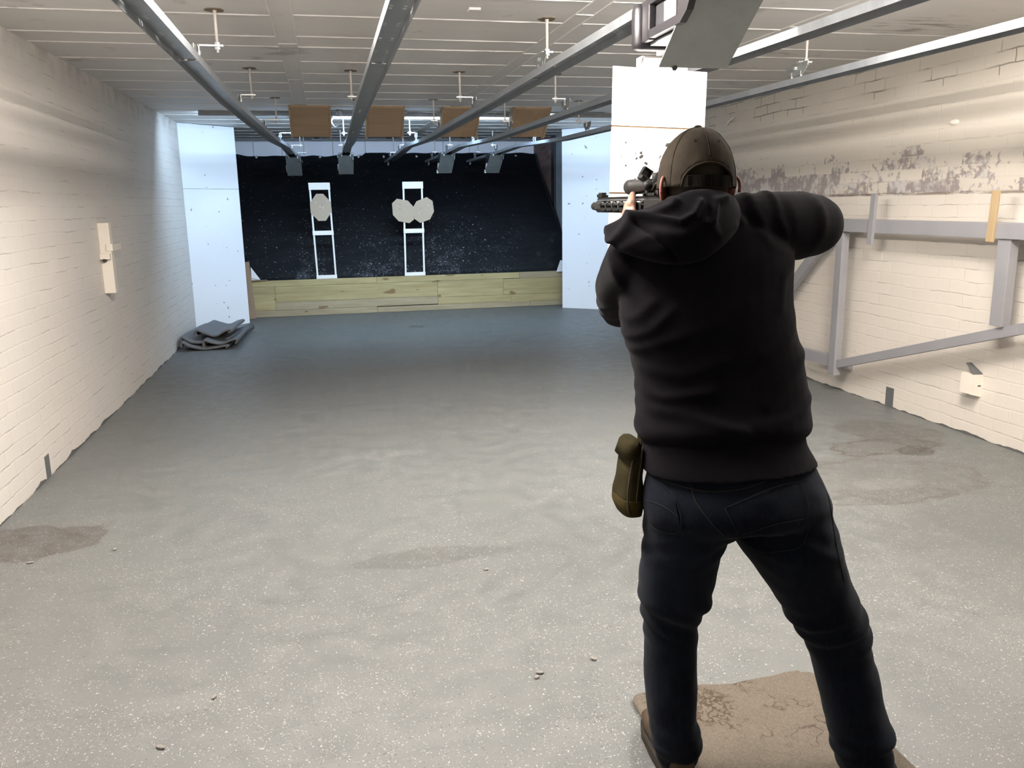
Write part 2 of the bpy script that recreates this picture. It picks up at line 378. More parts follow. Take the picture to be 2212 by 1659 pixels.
def rug_mat():
    m, nt, b = new_mat('patterned_rug')
    p, s = pos(nt)
    pile = noise_t(nt, p, 220, 4, .7)
    base = mixc(nt, noise_t(nt, p, 14, 4), (.085, .072, .058), (.122, .104, .084))
    base = mixc(nt, ramp(nt, pile, .4, .65), base, (.155, .134, .107))
    v = nt.nodes.new('ShaderNodeTexVoronoi'); v.inputs['Scale'].default_value = 4.2; v.inputs['Randomness'].default_value = .75
    L(nt, p, v.inputs['Vector'])
    sp = nt.nodes.new('ShaderNodeSeparateColor'); L(nt, v.outputs['Color'], sp.inputs[0])
    fine = noise_t(nt, p, 30, 5, .75)
    curl = ramp(nt, math_n(nt, 'ABSOLUTE', math_n(nt, 'SUBTRACT', noise_t(nt, p, 24, 3, .6), .5)), .045, .015)
    blotch = math_n(nt, 'MULTIPLY', ramp(nt, math_n(nt, 'ADD', v.outputs['Distance'], math_n(nt, 'MULTIPLY', math_n(nt, 'SUBTRACT', fine, .5), .25)), .46, .36), math_n(nt, 'MAXIMUM', curl, ramp(nt, fine, .54, .62)))
    flow = math_n(nt, 'MULTIPLY', blotch, math_n(nt, 'LESS_THAN', sp.outputs[0], .8))
    vine = ramp(nt, math_n(nt, 'ABSOLUTE', math_n(nt, 'SUBTRACT', noise_t(nt, p, 9, 3), .5)), .018, .006)
    vine = math_n(nt, 'MULTIPLY', vine, ramp(nt, noise_t(nt, p, 5, 2), .48, .56))
    base = mixc(nt, math_n(nt, 'MULTIPLY', math_n(nt, 'MAXIMUM', flow, math_n(nt, 'MULTIPLY', vine, .8)), .75), base, (.040, .025, .016))
    L(nt, base, b.inputs['Base Color']); b.inputs['Roughness'].default_value = .95; b.inputs['Specular IOR Level'].default_value = .1
    bump(nt, pile, .7, .006, b)
    return m
M['rug'] = rug_mat()

def target_board_mat():
    m, nt, b = new_mat('white_board_sheet')
    p, s = pos(nt)
    v = comb(nt, s[0], s[2])
    # bullet holes gathered round the middle of the board
    dx = math_n(nt, 'DIVIDE', math_n(nt, 'SUBTRACT', s[0], 1.22), .17); dz = math_n(nt, 'DIVIDE', math_n(nt, 'SUBTRACT', s[2], 1.60), .16)
    r = math_n(nt, 'SQRT', math_n(nt, 'ADD', math_n(nt, 'MULTIPLY', dx, dx), math_n(nt, 'MULTIPLY', dz, dz)))
    keep = ramp(nt, r, .2, 1.25, .55, .03)
    k = math_n(nt, 'MAXIMUM', specks(nt, v, 26, .34, keep, 1.0), specks(nt, v, 48, .42, keep, 3.0))
    below = math_n(nt, 'LESS_THAN', s[2], 1.765)
    base = mixc(nt, math_n(nt, 'MULTIPLY', math_n(nt, 'MULTIPLY', k, below), .985), (.86, .84, .82), (.006, .006, .006))
    L(nt, base, b.inputs['Base Color']); b.inputs['Roughness'].default_value = .5
    return m
M['white_board'] = target_board_mat()
M['board_edge'] = simple('board_edge_card', (.16, .085, .03), .8)

# ------------------------------------------------------------------ mesh helpers
ORG = {}
def box(bm, lo, hi, bev=0.0):
    lo, hi = V(lo), V(hi); c = (lo+hi)/2; d = hi-lo
    r = bmesh.ops.create_cube(bm, size=1.0, matrix=Matrix.Translation(c) @ Matrix.Diagonal((d.x, d.y, d.z, 1)))
    if bev > 0:
        es = list({e for v in r['verts'] for e in v.link_edges})
        bmesh.ops.bevel(bm, geom=es, offset=bev, segments=2, affect='EDGES', profile=.6)
    return bm
def obox(bm, c, size, rot, bev=0.0):
    m = Matrix.Translation(V(c)) @ rot.to_4x4() @ Matrix.Diagonal((size[0], size[1], size[2], 1))
    r = bmesh.ops.create_cube(bm, size=1.0, matrix=m)
    if bev > 0:
        es = list({e for v in r['verts'] for e in v.link_edges})
        bmesh.ops.bevel(bm, geom=es, offset=bev, segments=2, affect='EDGES', profile=.6)
def beam(bm, a, b, w, h, up=(0, 0, 1), bev=0.002):
    """rectangular bar from a to b, w across, h along up"""
    a, b = V(a), V(b); d = (b-a); y = d.normalized(); u = V(up); x = y.cross(u).normalized(); z = x.cross(y)
    obox(bm, (a+b)/2, (w, d.length, h), Matrix((x, y, z)).transposed(), bev)
def ring_loft(bm, rings, cap=True):
    vs = [[bm.verts.new(p) for p in r] for r in rings]
    n = len(vs[0])
    for a, b in zip(vs, vs[1:]):
        for i in range(n):
            bm.faces.new((a[i], a[(i+1) % n], b[(i+1) % n], b[i]))
    if cap:
        for r, flip in ((vs[0], True), (vs[-1], False)):
            c = bm.verts.new(sum((v.co for v in r), V())/n)
            for i in range(n):
                f = (r[i], r[(i+1) % n], c)
                bm.faces.new(tuple(reversed(f)) if flip else f)
def ell(c, u, v, n=24, e=2.0):
    out = []
    for i in range(n):
        t = 2*PI*i/n; ct, st = math.cos(t), math.sin(t)
        ct = math.copysign(abs(ct)**(2/e), ct); st = math.copysign(abs(st)**(2/e), st)
        out.append(V(c) + V(u)*ct + V(v)*st)
    return out
def tube(bm, pts, rad, n=12, cap=True, ell_ratio=1.0, rounded=False, up=None):
    pts = [V(p) for p in pts]
    if not isinstance(rad, (list, tuple)): rad = [rad]*len(pts)
    rad = list(rad)
    if rounded:
        d0 = (pts[0]-pts[1]).normalized(); d1 = (pts[-1]-pts[-2]).normalized()
        pre = [(pts[0]+d0*rad[0]*math.sin(a), rad[0]*math.cos(a)) for a in (1.35, .95, .5)]
        post = [(pts[-1]+d1*rad[-1]*math.sin(a), rad[-1]*math.cos(a)) for a in (.5, .95, 1.35)]
        pts = [p for p, _ in pre]+pts+[p for p, _ in post]; rad = [r for _, r in pre]+rad+[r for _, r in post]
    rings = []; x = None
    for i, p in enumerate(pts):
        a = pts[max(i-1, 0)]; b = pts[min(i+1, len(pts)-1)]; t = (b-a).normalized()
        if x is None:
            ref = V(up) if up else (V((0, 0, 1)) if abs(t.z) < .9 else V((1, 0, 0)))
            x = t.cross(ref).normalized()
        else: x = (x - t*x.dot(t)).normalized()
        y = t.cross(x)
        rings.append(ell(p, x*rad[i], y*rad[i]*ell_ratio, n))
    ring_loft(bm, rings, cap)
def cyl(bm, a, b, r, n=16): tube(bm, [a, b], r, n)
def ball(bm, c, r, seg=16, rings=10, rot=None):
    m = Matrix.Translation(V(c)) @ (rot.to_4x4() if rot else Matrix.Identity(4)) @ Matrix.Diagonal((r[0], r[1], r[2], 1)) if not isinstance(r, (int, float)) else Matrix.Translation(V(c)) @ Matrix.Diagonal((r, r, r, 1))
    bmesh.ops.create_uvsphere(bm, u_segments=seg, v_segments=rings, radius=1.0, matrix=m)
def prism(bm, poly, a, b):
    """extrude polygon (list of 3D points) by vector b-a offset"""
    d = V(b)-V(a)
    p0 = [bm.verts.new(V(p)) for p in poly]; p1 = [bm.verts.new(V(p)+d) for p in poly]
    n = len(poly)
    bm.faces.new(p0); bm.faces.new(list(reversed(p1)))
    for i in range(n): bm.faces.new((p0[i], p1[i], p1[(i+1) % n], p0[(i+1) % n]))
def catmull(pts, k=8):
    pts = [V(p) for p in pts]; out = []
    for i in range(len(pts)-1):
        p0 = pts[max(i-1, 0)]; p1 = pts[i]; p2 = pts[i+1]; p3 = pts[min(i+2, len(pts)-1)]
        for j in range(k):
            t = j/k
            out.append(.5*((2*p1)+(p2-p0)*t+(2*p0-5*p1+4*p2-p3)*t*t+(3*p1-p0-3*p2+p3)*t**3))
    out.append(pts[-1]); return out

def thing(name, label, cat, loc=(0, 0, 0), group=None):
    o = bpy.data.objects.new(name, None); C.objects.link(o); o.location = loc; o.empty_display_size = .1
    o['label'] = label; o['category'] = cat
    if group: o['group'] = group
    ORG[o.name] = V(loc); return o
def obj(name, bm, mat, parent=None, smooth=False, loc=None, label=None, fix=True):
    if isinstance(bm, bpy.types.Mesh): me = bm
    else:
        if fix: bmesh.ops.recalc_face_normals(bm, faces=bm.faces)
        me = bpy.data.meshes.new(name); bm.to_mesh(me); bm.free()
    o = bpy.data.objects.new(name, me); C.objects.link(o)
    if parent:
        org = ORG[parent.name]; o.parent = parent
        me.transform(Matrix.Translation(-org)); ORG[o.name] = org
    else:
        org = V(loc) if loc else V()
        me.transform(Matrix.Translation(-org)); o.location = org; ORG[o.name] = org
    for mm in (mat if isinstance(mat, list) else [mat]): me.materials.append(mm)
    if smooth:
        for pl in me.polygons: pl.use_smooth = True
    if label: o['label'] = label
    return o
def tag(o, label, cat, group=None, kind=None):
    if label: o['label'] = label
    if cat: o['category'] = cat
    if group: o['group'] = group
    if kind: o['kind'] = kind
    return o
def struct(name, bm, mat, label=None):
    o = obj(name, bm, mat); o['kind'] = 'structure'
    if label: o['label'] = label
    return o
B = bmesh.new
def fuse(bm, voxel, smooth=6, disp=None):
    """join overlapping lofts into one continuous skin"""
    bmesh.ops.recalc_face_normals(bm, faces=bm.faces)
    me = bpy.data.meshes.new('tmp'); bm.to_mesh(me); bm.free()
    o = bpy.data.objects.new('tmp', me); C.objects.link(o)
    r = o.modifiers.new('r', 'REMESH'); r.mode = 'VOXEL'; r.voxel_size = voxel
    s = o.modifiers.new('s', 'SMOOTH'); s.factor = .5; s.iterations = smooth
    dg = bpy.context.evaluated_depsgraph_get()
    me2 = bpy.data.meshes.new_from_object(o.evaluated_get(dg))
    bpy.data.objects.remove(o); bpy.data.meshes.remove(me)
    if disp:
        nor = [v.normal.copy() for v in me2.vertices]
        for v, nn in zip(me2.vertices, nor): v.co += nn*disp(v.co, nn)
    return me2
def bvh_of(me, org=V()):
    vs = [v.co+org for v in me.vertices]; ps = [tuple(p.vertices) for p in me.polygons]
    return BVHTree.FromPolygons(vs, ps)

# ------------------------------------------------------------------ room shell
XL, XR, YB = -1.63, 3.97, 14.3
def cz(y): return 2.48+.006*(y-5)
YF = -2.0
bm = B(); box(bm, (XL-.2, YF-.2, -.12), (XR+.2, YB+.2, 0)); struct('floor', bm, M['floor'])
bm = B(); box(bm, (XL-.2, YF, -.05), (XL, YB+.2, 2.7)); struct('wall_left', bm, M['wall_l'])
bm = B(); box(bm, (XR, YF, -.05), (XR+.2, YB+.2, 2.7)); struct('wall_right', bm, M['wall_r'])
bm = B(); box(bm, (XL-.2, YF-.2, -.05), (XR+.2, YF, 2.7)); struct('wall_front', bm, M['cream'])
bm = B()   # back wall, made of tall sheets with joints between them
x = XL
i = 0
while x < XR:
    wd = (.62, .44, .80, .52, .66)[i % 5]; i += 1
    box(bm, (x+.003, YB-(.004 if i % 2 else .0), 0), (min(x+wd, XR)-.003, YB+.2, 2.7)); x += wd
struct('wall_back', bm, M['backwall'])

def ceiling():
    bm = B()
    prism(bm, [(XL-.2, YF, cz(YF)), (XR+.2, YF, cz(YF)), (XR+.2, YB+.2, cz(YB+.2)), (XL-.2, YB+.2, cz(YB+.2))], (0, 0, 0), (0, 0, .15))
    rnd = random.Random(3)
    seams = [-1.4, -.8, -.2, .4, 1.0, 1.55, 2.1, 2.65, 3.2, 3.75, 4.25, 4.79, 5.375, 5.70, 6.266, 6.803, 7.36, 7.891, 8.398, 8.95]
    y = 9.5
    while y < YB: seams.append(y); y += .53
    strips = [(-.20, -.09), (1.375, 1.475), (2.70, 2.79)]
    def ridge(p0, p1, horiz):
        # lumpy bead of paint squeezed from a joint
        n = max(6, int((V(p1)-V(p0)).length/.09)); pts = []; rad = []
        for k in range(n+1):
            t = k/n; q = V(p0).lerp(V(p1), t)
            q.z = cz(q.y)
            j = (noise.noise(q*3.1))*.004
            if horiz: q.y += j
            else: q.x += j
            pts.append(q); rad.append(max(.0022, .0048+.004*noise.noise(q*7+V((5, 1, 2)))))
        tube(bm, pts, rad, 5, True)
    for sy in seams:
        xs = [XL]+[a for s in strips for a in s]+[XR]
        for k in range(0, len(xs), 2):
            off = rnd.uniform(-.03, .03) if k else 0
            if sy > 9 or rnd.random() > .07:
                ridge((xs[k], sy+off, 0), (xs[k+1], sy+off+rnd.uniform(-.006, .006), 0), True)
    for a, b in strips:
        ridge((a, YF, 0), (a-.005, 9.0 if a < 0 else YB, 0), False); ridge((b, YF, 0), (b+.004, 9.0 if a < 0 else YB, 0), False)
        for sy in (4.4, 5.62, 7.2, 8.9): ridge((a, sy+a*.1, 0), (b, sy+a*.1, 0), True)
    o = struct('ceiling', bm, M['ceil'])
ceiling()
# cornice crack of mortar and brick where right wall meets ceiling
bm = B()
for k in range(46):
    y0 = 3.2+k*.235
    box(bm, (XR-.012-.006*random.random(), y0+.004, cz(y0)-.045), (XR, y0+.226, cz(y0)+.01), .003)
struct('trim_1', bm, M['cream'])

# painted floor-line marks that run up the foot of each wall
bm = B(); box(bm, (XL, 5.02, 0), (XL+.003, 5.095, .135), 0); tag(obj('painted_stripe', bm, M['stripe'], loc=(XL, 5.05, 0)), 'dark grey painted stripe at the foot of the left wall', 'paint mark', 'distance stripes on the walls')
bm = B(); box(bm, (XR-.003, 5.16, 0), (XR, 5.245, .145), 0); tag(obj('painted_stripe', bm, M['stripe'], loc=(XR, 5.2, 0)), 'dark grey painted stripe at the foot of the right wall', 'paint mark', 'distance stripes on the walls')

# splayed white panels in front of the backstop
def splay(name, a, b, seam, label):
    a, b = V((a[0], a[1], 0)), V((b[0], b[1], 0)); d = (b-a).normalized(); n = V((d.y, -d.x, 0))
    if n.y > 0: n = -n
    t = thing(name, label, 'panel', tuple((a+b)/2), 'white splayed panels either side of the backstop')
    top = cz((a.y+b.y)/2)-.006
    zs = [0.002, seam-.002, seam+.002, top] if seam else [0.002, top]
    for k in range(0, len(zs), 2):
        bm = B(); prism(bm, [a+V((0, 0, zs[k])), b+V((0, 0, zs[k])), b+V((0, 0, zs[k+1])), a+V((0, 0, zs[k+1]))], (0, 0, 0), -n*.07)
        obj('board', bm, M['panel'], t)
splay('partition_panel', (XL+.003, 10.975), (-1.035, 11.565), 1.745, 'white marked panel splayed across the far left corner, behind the folded mats')
splay('partition_panel', (3.35, 11.725), (XR-.003, 11.21), None, 'white marked panel splayed across the far right corner, left of the shooter')

# ------------------------------------------------------------------ backstop: timber retaining wall, sheet, concrete pier, brickwork
t = thing('timber_retaining_wall', 'low wall of knotty pale planks below the black backstop sheet', 'timber wall', (1.2, 12.15, 0))
rows = [(-1.15, .70, .425, .508, 'pine'), (.702, 2.80, .425, .508, 'pine'), (2.802, 3.62, .42, .51, 'pine_grey'),
        (-1.15, -.715, .092, .423, 'pine'), (-.713, 1.57, .205, .423, 'pine'), (1.572, 2.55, .185, .423, 'pine'), (2.552, 3.62, .185, .418, 'pine'),
        (-.713, 1.57, .092, .203, 'pine_grey'), (1.572, 2.66, .082, .183, 'pine'), (2.662, 3.62, .075, .183, 'pine'),
        (-1.15, .69, .002, .090, 'pine_grey'), (.692, 2.95, .002, .080, 'pine_grey'), (2.952, 3.62, .002, .074, 'pine_grey')]
for x0, x1, z0, z1, mt in rows:
    bm = B(); j = random.uniform(0, .006); box(bm, (x0, 12.10+j, z0), (x1, 12.21, z1), .004); obj('plank', bm, M[mt], t)

def sheet_profile(u):
    pts = catmull([(0, 12.16, .515), (0, 12.42, .88), (0, 12.78, 1.30), (0, 13.28, 1.72), (0, 13.78, 2.08), (0, 14.05, 2.30)], 10)
    k = u*(len(pts)-1); i = min(int(k), len(pts)-2); return pts[i].lerp(pts[i+1], k-i)
def sheet():
    bm = B(); nx, ny = 110, 60; g = []
    for j in range(ny+1):
        u = j/ny; p = sheet_profile(u); row = []
        for i in range(nx+1):
            s = i/nx; xr = 3.56+.02*math.sin(u*7); x = -1.55+(xr+1.55)*s
            n1 = noise.noise(V((x*1.1, u*3, 1.0)))*.035+noise.noise(V((x*3.2, u*7.5, 4.0)))*.012
            top = max(0, (u-.72)/.28)
            n1 += top*(math.sin(x*8.5+noise.noise(V((x*2, u*4, 0)))*2.5)*.014)*(1-u*.6)
            step = (.028 if x > .70 else 0)+(.012 if .70 < x < 1.9 else 0)
            z = p.z+n1*.7+(step*u**6)+(.018*noise.noise(V((x*5, 0, 9)))*u**8)
            if u < .02: z = .512+.01*abs(noise.noise(V((x*6, 1, 1))))
            lift = max(0, 1-(x+1.15)/.35) if x > -1.5 else 1
            if u < .2 and lift > 0: z += .10*lift*lift*(1-u/.2)
            row.append(bm.verts.new((x, p.y-n1*.8, z)))
        g.append(row)
    for j in range(ny):
        for i in range(nx): bm.faces.new((g[j][i], g[j][i+1], g[j+1][i+1], g[j+1][i]))
    bmesh.ops.solidify(bm, geom=bm.faces[:], thickness=.012)
    t = thing('backstop_sheet', 'large black dusty rubber sheet sloping up behind the timber wall', 'sheet', (1.0, 13.1, .5))
    obj('sheet', bm, M['sheet'], t, True)
    for x in (-.95, -.42, .02, .30, .62, 1.02, 1.55, 2.05, 2.75, 3.2):
        bm = B(); p = sheet_profile(.985); cyl(bm, (x, p.y-.05, p.z-.015), (x, p.y-.004, p.z+.0), .017, 12); obj('washer', bm, M['zinc'], t)
sheet()
# bank that carries the sheet: hidden core
bm = B(); prism(bm, [(XL+.01, 12.22, .0), (XL+.01, 12.22, .40), (XL+.01, 12.62, .92), (XL+.01, 13.3, 1.55), (XL+.01, 14.05, 2.1), (XL+.01, 14.25, 2.1), (XL+.01, 14.25, 0)], (0, 0, 0), (3.45-XL-.01, 0, 0)); 
struct('wall_backstop_bank', bm, M['concrete'])
# brickwork and concrete strip at the right side of the backstop
def side_brick():
    m, nt, b = new_mat('red_brick')
    p, s = pos(nt)
    tx = nt.nodes.new('ShaderNodeTexBrick'); tx.inputs['Scale'].default_value = 1; tx.inputs['Brick Width'].default_value = .22; tx.inputs['Row Height'].default_value = .078
    tx.inputs['Mortar Size'].default_value = .012; tx.inputs['Color1'].default_value = (.17, .075, .06, 1); tx.inputs['Color2'].default_value = (.27, .13, .11, 1); tx.inputs['Mortar'].default_value = (.14, .13, .125, 1)
    L(nt, comb(nt, math_n(nt, 'ADD', s[0], s[1]), s[2]), tx.inputs['Vector']); L(nt, tx.outputs['Color'], b.inputs['Base Color'])
    b.inputs['Roughness'].default_value = .85; bump(nt, tx.outputs['Fac'], -.5, .006, b); return m
M['red_brick'] = side_brick()
bm = B(); box(bm, (3.585, 13.15, 0), (XR, YB, cz(13.6))); struct('wall_backstop_side', bm, M['red_brick'])
bm = B(); box(bm, (3.575, 12.955, 0.001), (3.66, 13.145, cz(13)-.001), .004); tag(obj('steel_post', bm, M['dark_steel'], loc=(3.7, 13.05, 0)), 'dark narrow post between the red brickwork and the grey concrete, right of the black sheet', 'post')
bm = B(); box(bm, (3.60, 12.35, 0), (XR, 12.95, cz(12.6)), .004); struct('wall_concrete_pier', bm, M['concrete'])
bm = B(); box(bm, (3.665, 12.95, 0), (XR, 13.15, cz(13))); struct('trim_2', bm, M['concrete'])
bm = B(); box(bm, (3.60, 11.95, 0.001), (XR-.001, 12.345, 1.235), .01); tag(obj('concrete_block', bm, M['concrete'], loc=(3.7, 12.2, 0)), 'grey concrete block stub right of the black sheet', 'block')
# cardboard and paper scraps by the timber wall
bm = B(); beam(bm, (-1.06, 11.98, .002), (-1.10, 12.03, .78), .16, .006, (0, 1, 0), .001); tag(obj('cardboard_strip', bm, M['brown_card'], loc=(-1.06, 12, 0)), 'upright brown cardboard strip beside the left white panel', 'cardboard')
bm = B(); obox(bm, (-.95, 12.13, .517), (.28, .11, .006), Matrix.Rotation(.12, 3, 'Z')); tag(obj('cardboard_flap', bm, M['brown_card'], loc=(-.95, 12.13, .51)), 'brown cardboard flap lying on the left end of the timber wall', 'cardboard')
bm = B(); prism(bm, [(-1.02, 12.17, .522), (-.90, 12.17, .522), (-1.02, 12.20, .70)], (0, 0, 0), (0, .004, 0)); tag(obj('paper_scrap', bm, M['paper'], loc=(-.98, 12.17, .52)), 'white paper scrap at the left end of the timber wall', 'paper')
bm = B(); prism(bm, [(3.36, 12.08, .50), (3.47, 12.08, .50), (3.47, 12.08, .66), (3.42, 12.08, .67)], (0, 0, 0), (0, .004, 0)); tag(obj('paper_scrap', bm, M['paper'], loc=(3.42, 12.08, .51)), 'white paper scrap beside the right white panel', 'paper')

# target stands and their cardboard targets
def stand(bl, br, tl, tr, lab):
    y0, y1 = 12.115, 12.137
    t = thing('target_stand', lab, 'target stand', ((bl+br)/2, 12.125, .512), 'white timber target stands')
    zt, zb = 1.825, .512; wd = .024
    for xb, xt, s in ((bl, tl, 1), (br, tr, -1)):
        bm = B(); beam(bm, (xb+s*wd/2, 12.126, zb), (xt+s*wd/2, 12.126, zt), wd, .022, (0, 1, 0)); obj('upright', bm, M['white_wood'], t)
    def at(z): k = (z-zb)/(zt-zb); return bl+(tl-bl)*k, br+(tr-br)*k
    for z0, z1 in ((1.735, 1.83), (1.118, 1.178), (.512, .562)):
        a = at(z0); b = at(z1); bm = B()
        prism(bm, [(a[0]-.004, 12.103, z0), (a[1]+.004, 12.103, z0), (b[1]+.004, 12.103, z1), (b[0]-.004, 12.103, z1)], (0, 0, 0), (0, .013, 0)); obj('crosspiece', bm, M['white_wood'], t)
stand(-.130, .146, -.160, .122, 'white timber frame stand holding one cardboard target, left of the two')
stand(1.108, 1.398, 1.128, 1.412, 'white timber frame stand holding two cardboard targets, right of the two')
OCT = [[(-0.066, 1.681), (0.028, 1.68), (0.125, 1.568), (0.131, 1.439), (0.043, 1.314), (-0.057, 1.313), (-0.156, 1.421), (-0.159, 1.558)],
       [(1.038, 1.599), (1.19, 1.571), (1.265, 1.487), (1.268, 1.307), (1.201, 1.257), (1.049, 1.287), (0.972, 1.376), (0.967, 1.536)],
       [(1.459, 1.615), (1.542, 1.561), (1.558, 1.414), (1.497, 1.303), (1.355, 1.257), (1.273, 1.317), (1.26, 1.473), (1.313, 1.559)]]
for k, (o8, lab) in enumerate(zip(OCT, ('octagonal cardboard target alone on the left stand', 'octagonal cardboard target tilted left on the right stand', 'octagonal cardboard target tilted right on the right stand'))):
    bm = B(); y = 12.098-(.006 if k == 1 else 0); prism(bm, [(a, y, b) for a, b in o8], (0, 0, 0), (0, .004, 0))
    c = sum((V((a, y, b)) for a, b in o8), V())/8
    tg = thing('cardboard_target', lab, 'target', tuple(c), 'octagonal cardboard targets'); obj('card', bm, M['card'], tg)
    rr = random.Random(k+2)
    for q in range((7, 4, 5)[k]):
        px, pz = c.x+rr.uniform(-.08, .08), c.z+rr.uniform(-.05, .09)
        bm = B(); cyl(bm, (px, y-.0012, pz), (px, y+.001, pz), rr.uniform(.004, .0065), 8); obj('bullet_patch', bm, M['paper'] if q % 3 else M['dark_steel'], tg)

# ------------------------------------------------------------------ ceiling boxes, far lights, conduit
BX = [(-.268, .147, 'ply', 'leftmost of the four plywood ceiling boxes'), (.499, .896, 'ply', 'second plywood ceiling box from the left'),
      (1.29, 1.696, 'ply_v', 'third plywood ceiling box from the left'), (2.05, 2.46, 'ply_v', 'rightmost of the four plywood ceiling boxes')]
for x0, x1, mt, lab in BX:
    zt = cz(9.1); t = thing('ceiling_box', lab, 'ceiling box', ((x0+x1)/2, 9.2, zt), 'plywood boxes on the ceiling')
    fr = [(9.0, zt-.004), (9.33, 2.215)]
    bm = B(); prism(bm, [(x0+.022, 9.0, zt-.02), (x0+.022, 9.325, 2.222), (x0+.022, 9.34, 2.228), (x0+.022, 9.015, zt-.012)], (0, 0, 0), (x1-x0-.044, 0, 0)); obj('front_panel', bm, M[mt], t)
    for a, b in ((x0, x0+.02), (x1-.02, x1)):
        bm = B(); prism(bm, [(a, 8.985, zt-.002), (a, 9.33, 2.205), (a, 9.38, 2.215), (a, 9.22, zt-.002)], (0, 0, 0), (b-a, 0, 0)); obj('side_cheek', bm, M['batten'], t)
    bm = B(); box(bm, (x0+.022, 9.0, zt-.022), (x1-.022, 9.21, zt-.001)); obj('top_batten', bm, M['batten'], t)
    bm = B(); prism(bm, [(x0+.022, 9.22, zt-.03), (x0+.022, 9.365, 2.232), (x0+.022, 9.378, 2.232), (x0+.022, 9.232, zt-.03)], (0, 0, 0), (x1-x0-.044, 0, 0)); obj('back_panel', bm, M[mt], t)
    bm = B(); ball(bm, ((x0+x1)/2+.05, 9.345, 2.218), (.032, .02, .016)); obj('lens', bm, M['dark_steel'], t, True)
for x0, x1, lab in ((.19, .70, 'bright tube light seen between the first and second plywood boxes'), (.98, 1.50, 'bright tube light seen between the second and third plywood boxes'), (1.74, 2.25, 'bright tube light seen between the third and fourth plywood boxes')):
    y = 9.93; zc = cz(y)
    t = thing('tube_light', lab, 'light', ((x0+x1)/2, y, zc), 'tube lights on the far ceiling')
    bm = B(); box(bm, (x0, y-.02, zc-.022), (x1, y+.02, zc-.001), .003); obj('housing', bm, M['white_plastic'], t)
    bm = B(); tube(bm, [(x0+.015, y, zc-.034), (x1-.015, y, zc-.034)], .0125, 12); obj('tube', bm, M['tube'], t, True)
    for xx in (x0, x1-.015):
        bm = B(); box(bm, (xx, y-.014, zc-.048), (xx+.015, y+.014, zc-.022), .002); obj('end_cap', bm, M['white_plastic'], t)
for x0, x1, lab in ((-1.2, -.25, 'added one-sided fill lamp housing on the far ceiling by the left wall'), (0, 2.6, 'long added one-sided fill lamp housing behind the plywood boxes'), (2.75, 3.65, 'added one-sided fill lamp housing on the far ceiling by the right wall')):
    bm = B(); y = 9.6; prism(bm, [(x0, y-.010, cz(y)-.002), (x0, y-.030, cz(y)-.050), (x0, y-.026, cz(y)-.054), (x0, y+.004, cz(y)-.004)], (0, 0, 0), (x1-x0, 0, 0))
    tag(obj('far_fill_housing', bm, M['steel'], loc=((x0+x1)/2, y, cz(y))), lab, 'light', 'added one-sided fill lamp housings')  # housings added to go with the far fill lamps
t = thing('conduit', 'thin steel conduit with a junction box across the far ceiling', 'conduit', (1.1, 9.2, 2.49))
zc = cz(9.2)
bm = B(); cyl(bm, (.0, 9.43, zc-.012), (3.2, 9.43, zc-.012), .009, 10); obj('pipe', bm, M['steel'], t, True)
for x in (.24, .95, 1.93):
    bm = B(); cyl(bm, (x, 9.43, zc-.045 if x < .3 else zc-.028), (x, 9.43, zc-.0), .032 if x < .3 else .016, 14); obj('junction_box', bm, M['steel'], t, True)
bm = B(); tube(bm, catmull([(.24, 9.45, zc-.03), (.25, 9.52, zc-.09), (.20, 9.58, zc-.16), (.16, 9.62, zc-.10), (.2, 9.7, zc-.02)], 8), .005, 8); obj('cable', bm, M['white_plastic'], t, True)
bm = B(); box(bm, (.79, 4.46, cz(4.5)-.012), (.85, 4.52, cz(4.5)+.002), .003); tag(obj('ceiling_clip', bm, M['white_plastic'], loc=(.82, 4.49, cz(4.5))), 'small square white clip on the near ceiling between the second and third rails', 'clip')
# added strip and flood fill lights, unseen above the frame
for x, y, lab in ((-.06, 2.72, 'added unseen fill strip over the firing line, left of the shooter'), (2.42, 2.60, 'added unseen fill strip over the firing line, right of the shooter')):
    t = thing('fill_strip', lab, 'light', (x, y, cz(y)))
    bm = B(); box(bm, (x-.03, y-.78, cz(y)-.036), (x+.03, y+.78, cz(y-.8)-.004), .004); obj('housing', bm, M['white_plastic'], t)
    for dx in (-.10, .10):
        bm = B(); tube(bm, [(x+dx, y-.74, cz(y)-.085), (x+dx, y+.74, cz(y)-.085)], .013, 12); obj('tube', bm, M['near_tube' if x < 1 else 'fill_tube_r'], t, True)
    for e in (-.76, .75):
        bm = B(); box(bm, (x-.12, y+e, cz(y)-.10), (x+.12, y+e+.012, cz(y)-.028), .002); obj('end_cap', bm, M['white_plastic'], t)
for fx, lab in ((-.15, 'added unseen fill flood above the firing line, nearest the left wall'), (1.65, 'added unseen fill flood above the firing line, behind the black box'), (2.68, 'added unseen fill flood above the firing line, nearest the right wall')):
    t = thing('fill_flood', lab, 'light', (fx, 3.3, cz(3.3)))  # added flood body, out of view, for the down-range fill
    bm = B(); obox(bm, (fx, 3.325, 2.405), (.54, .04, .11), Matrix.Rotation(-.66, 3, 'X'), .006); obj('housing', bm, M['black_plastic'], t)
    bm = B(); box(bm, (fx-.02, 3.29, 2.43), (fx+.02, 3.32, cz(3.3))); obj('bracket', bm, M['steel'], t)

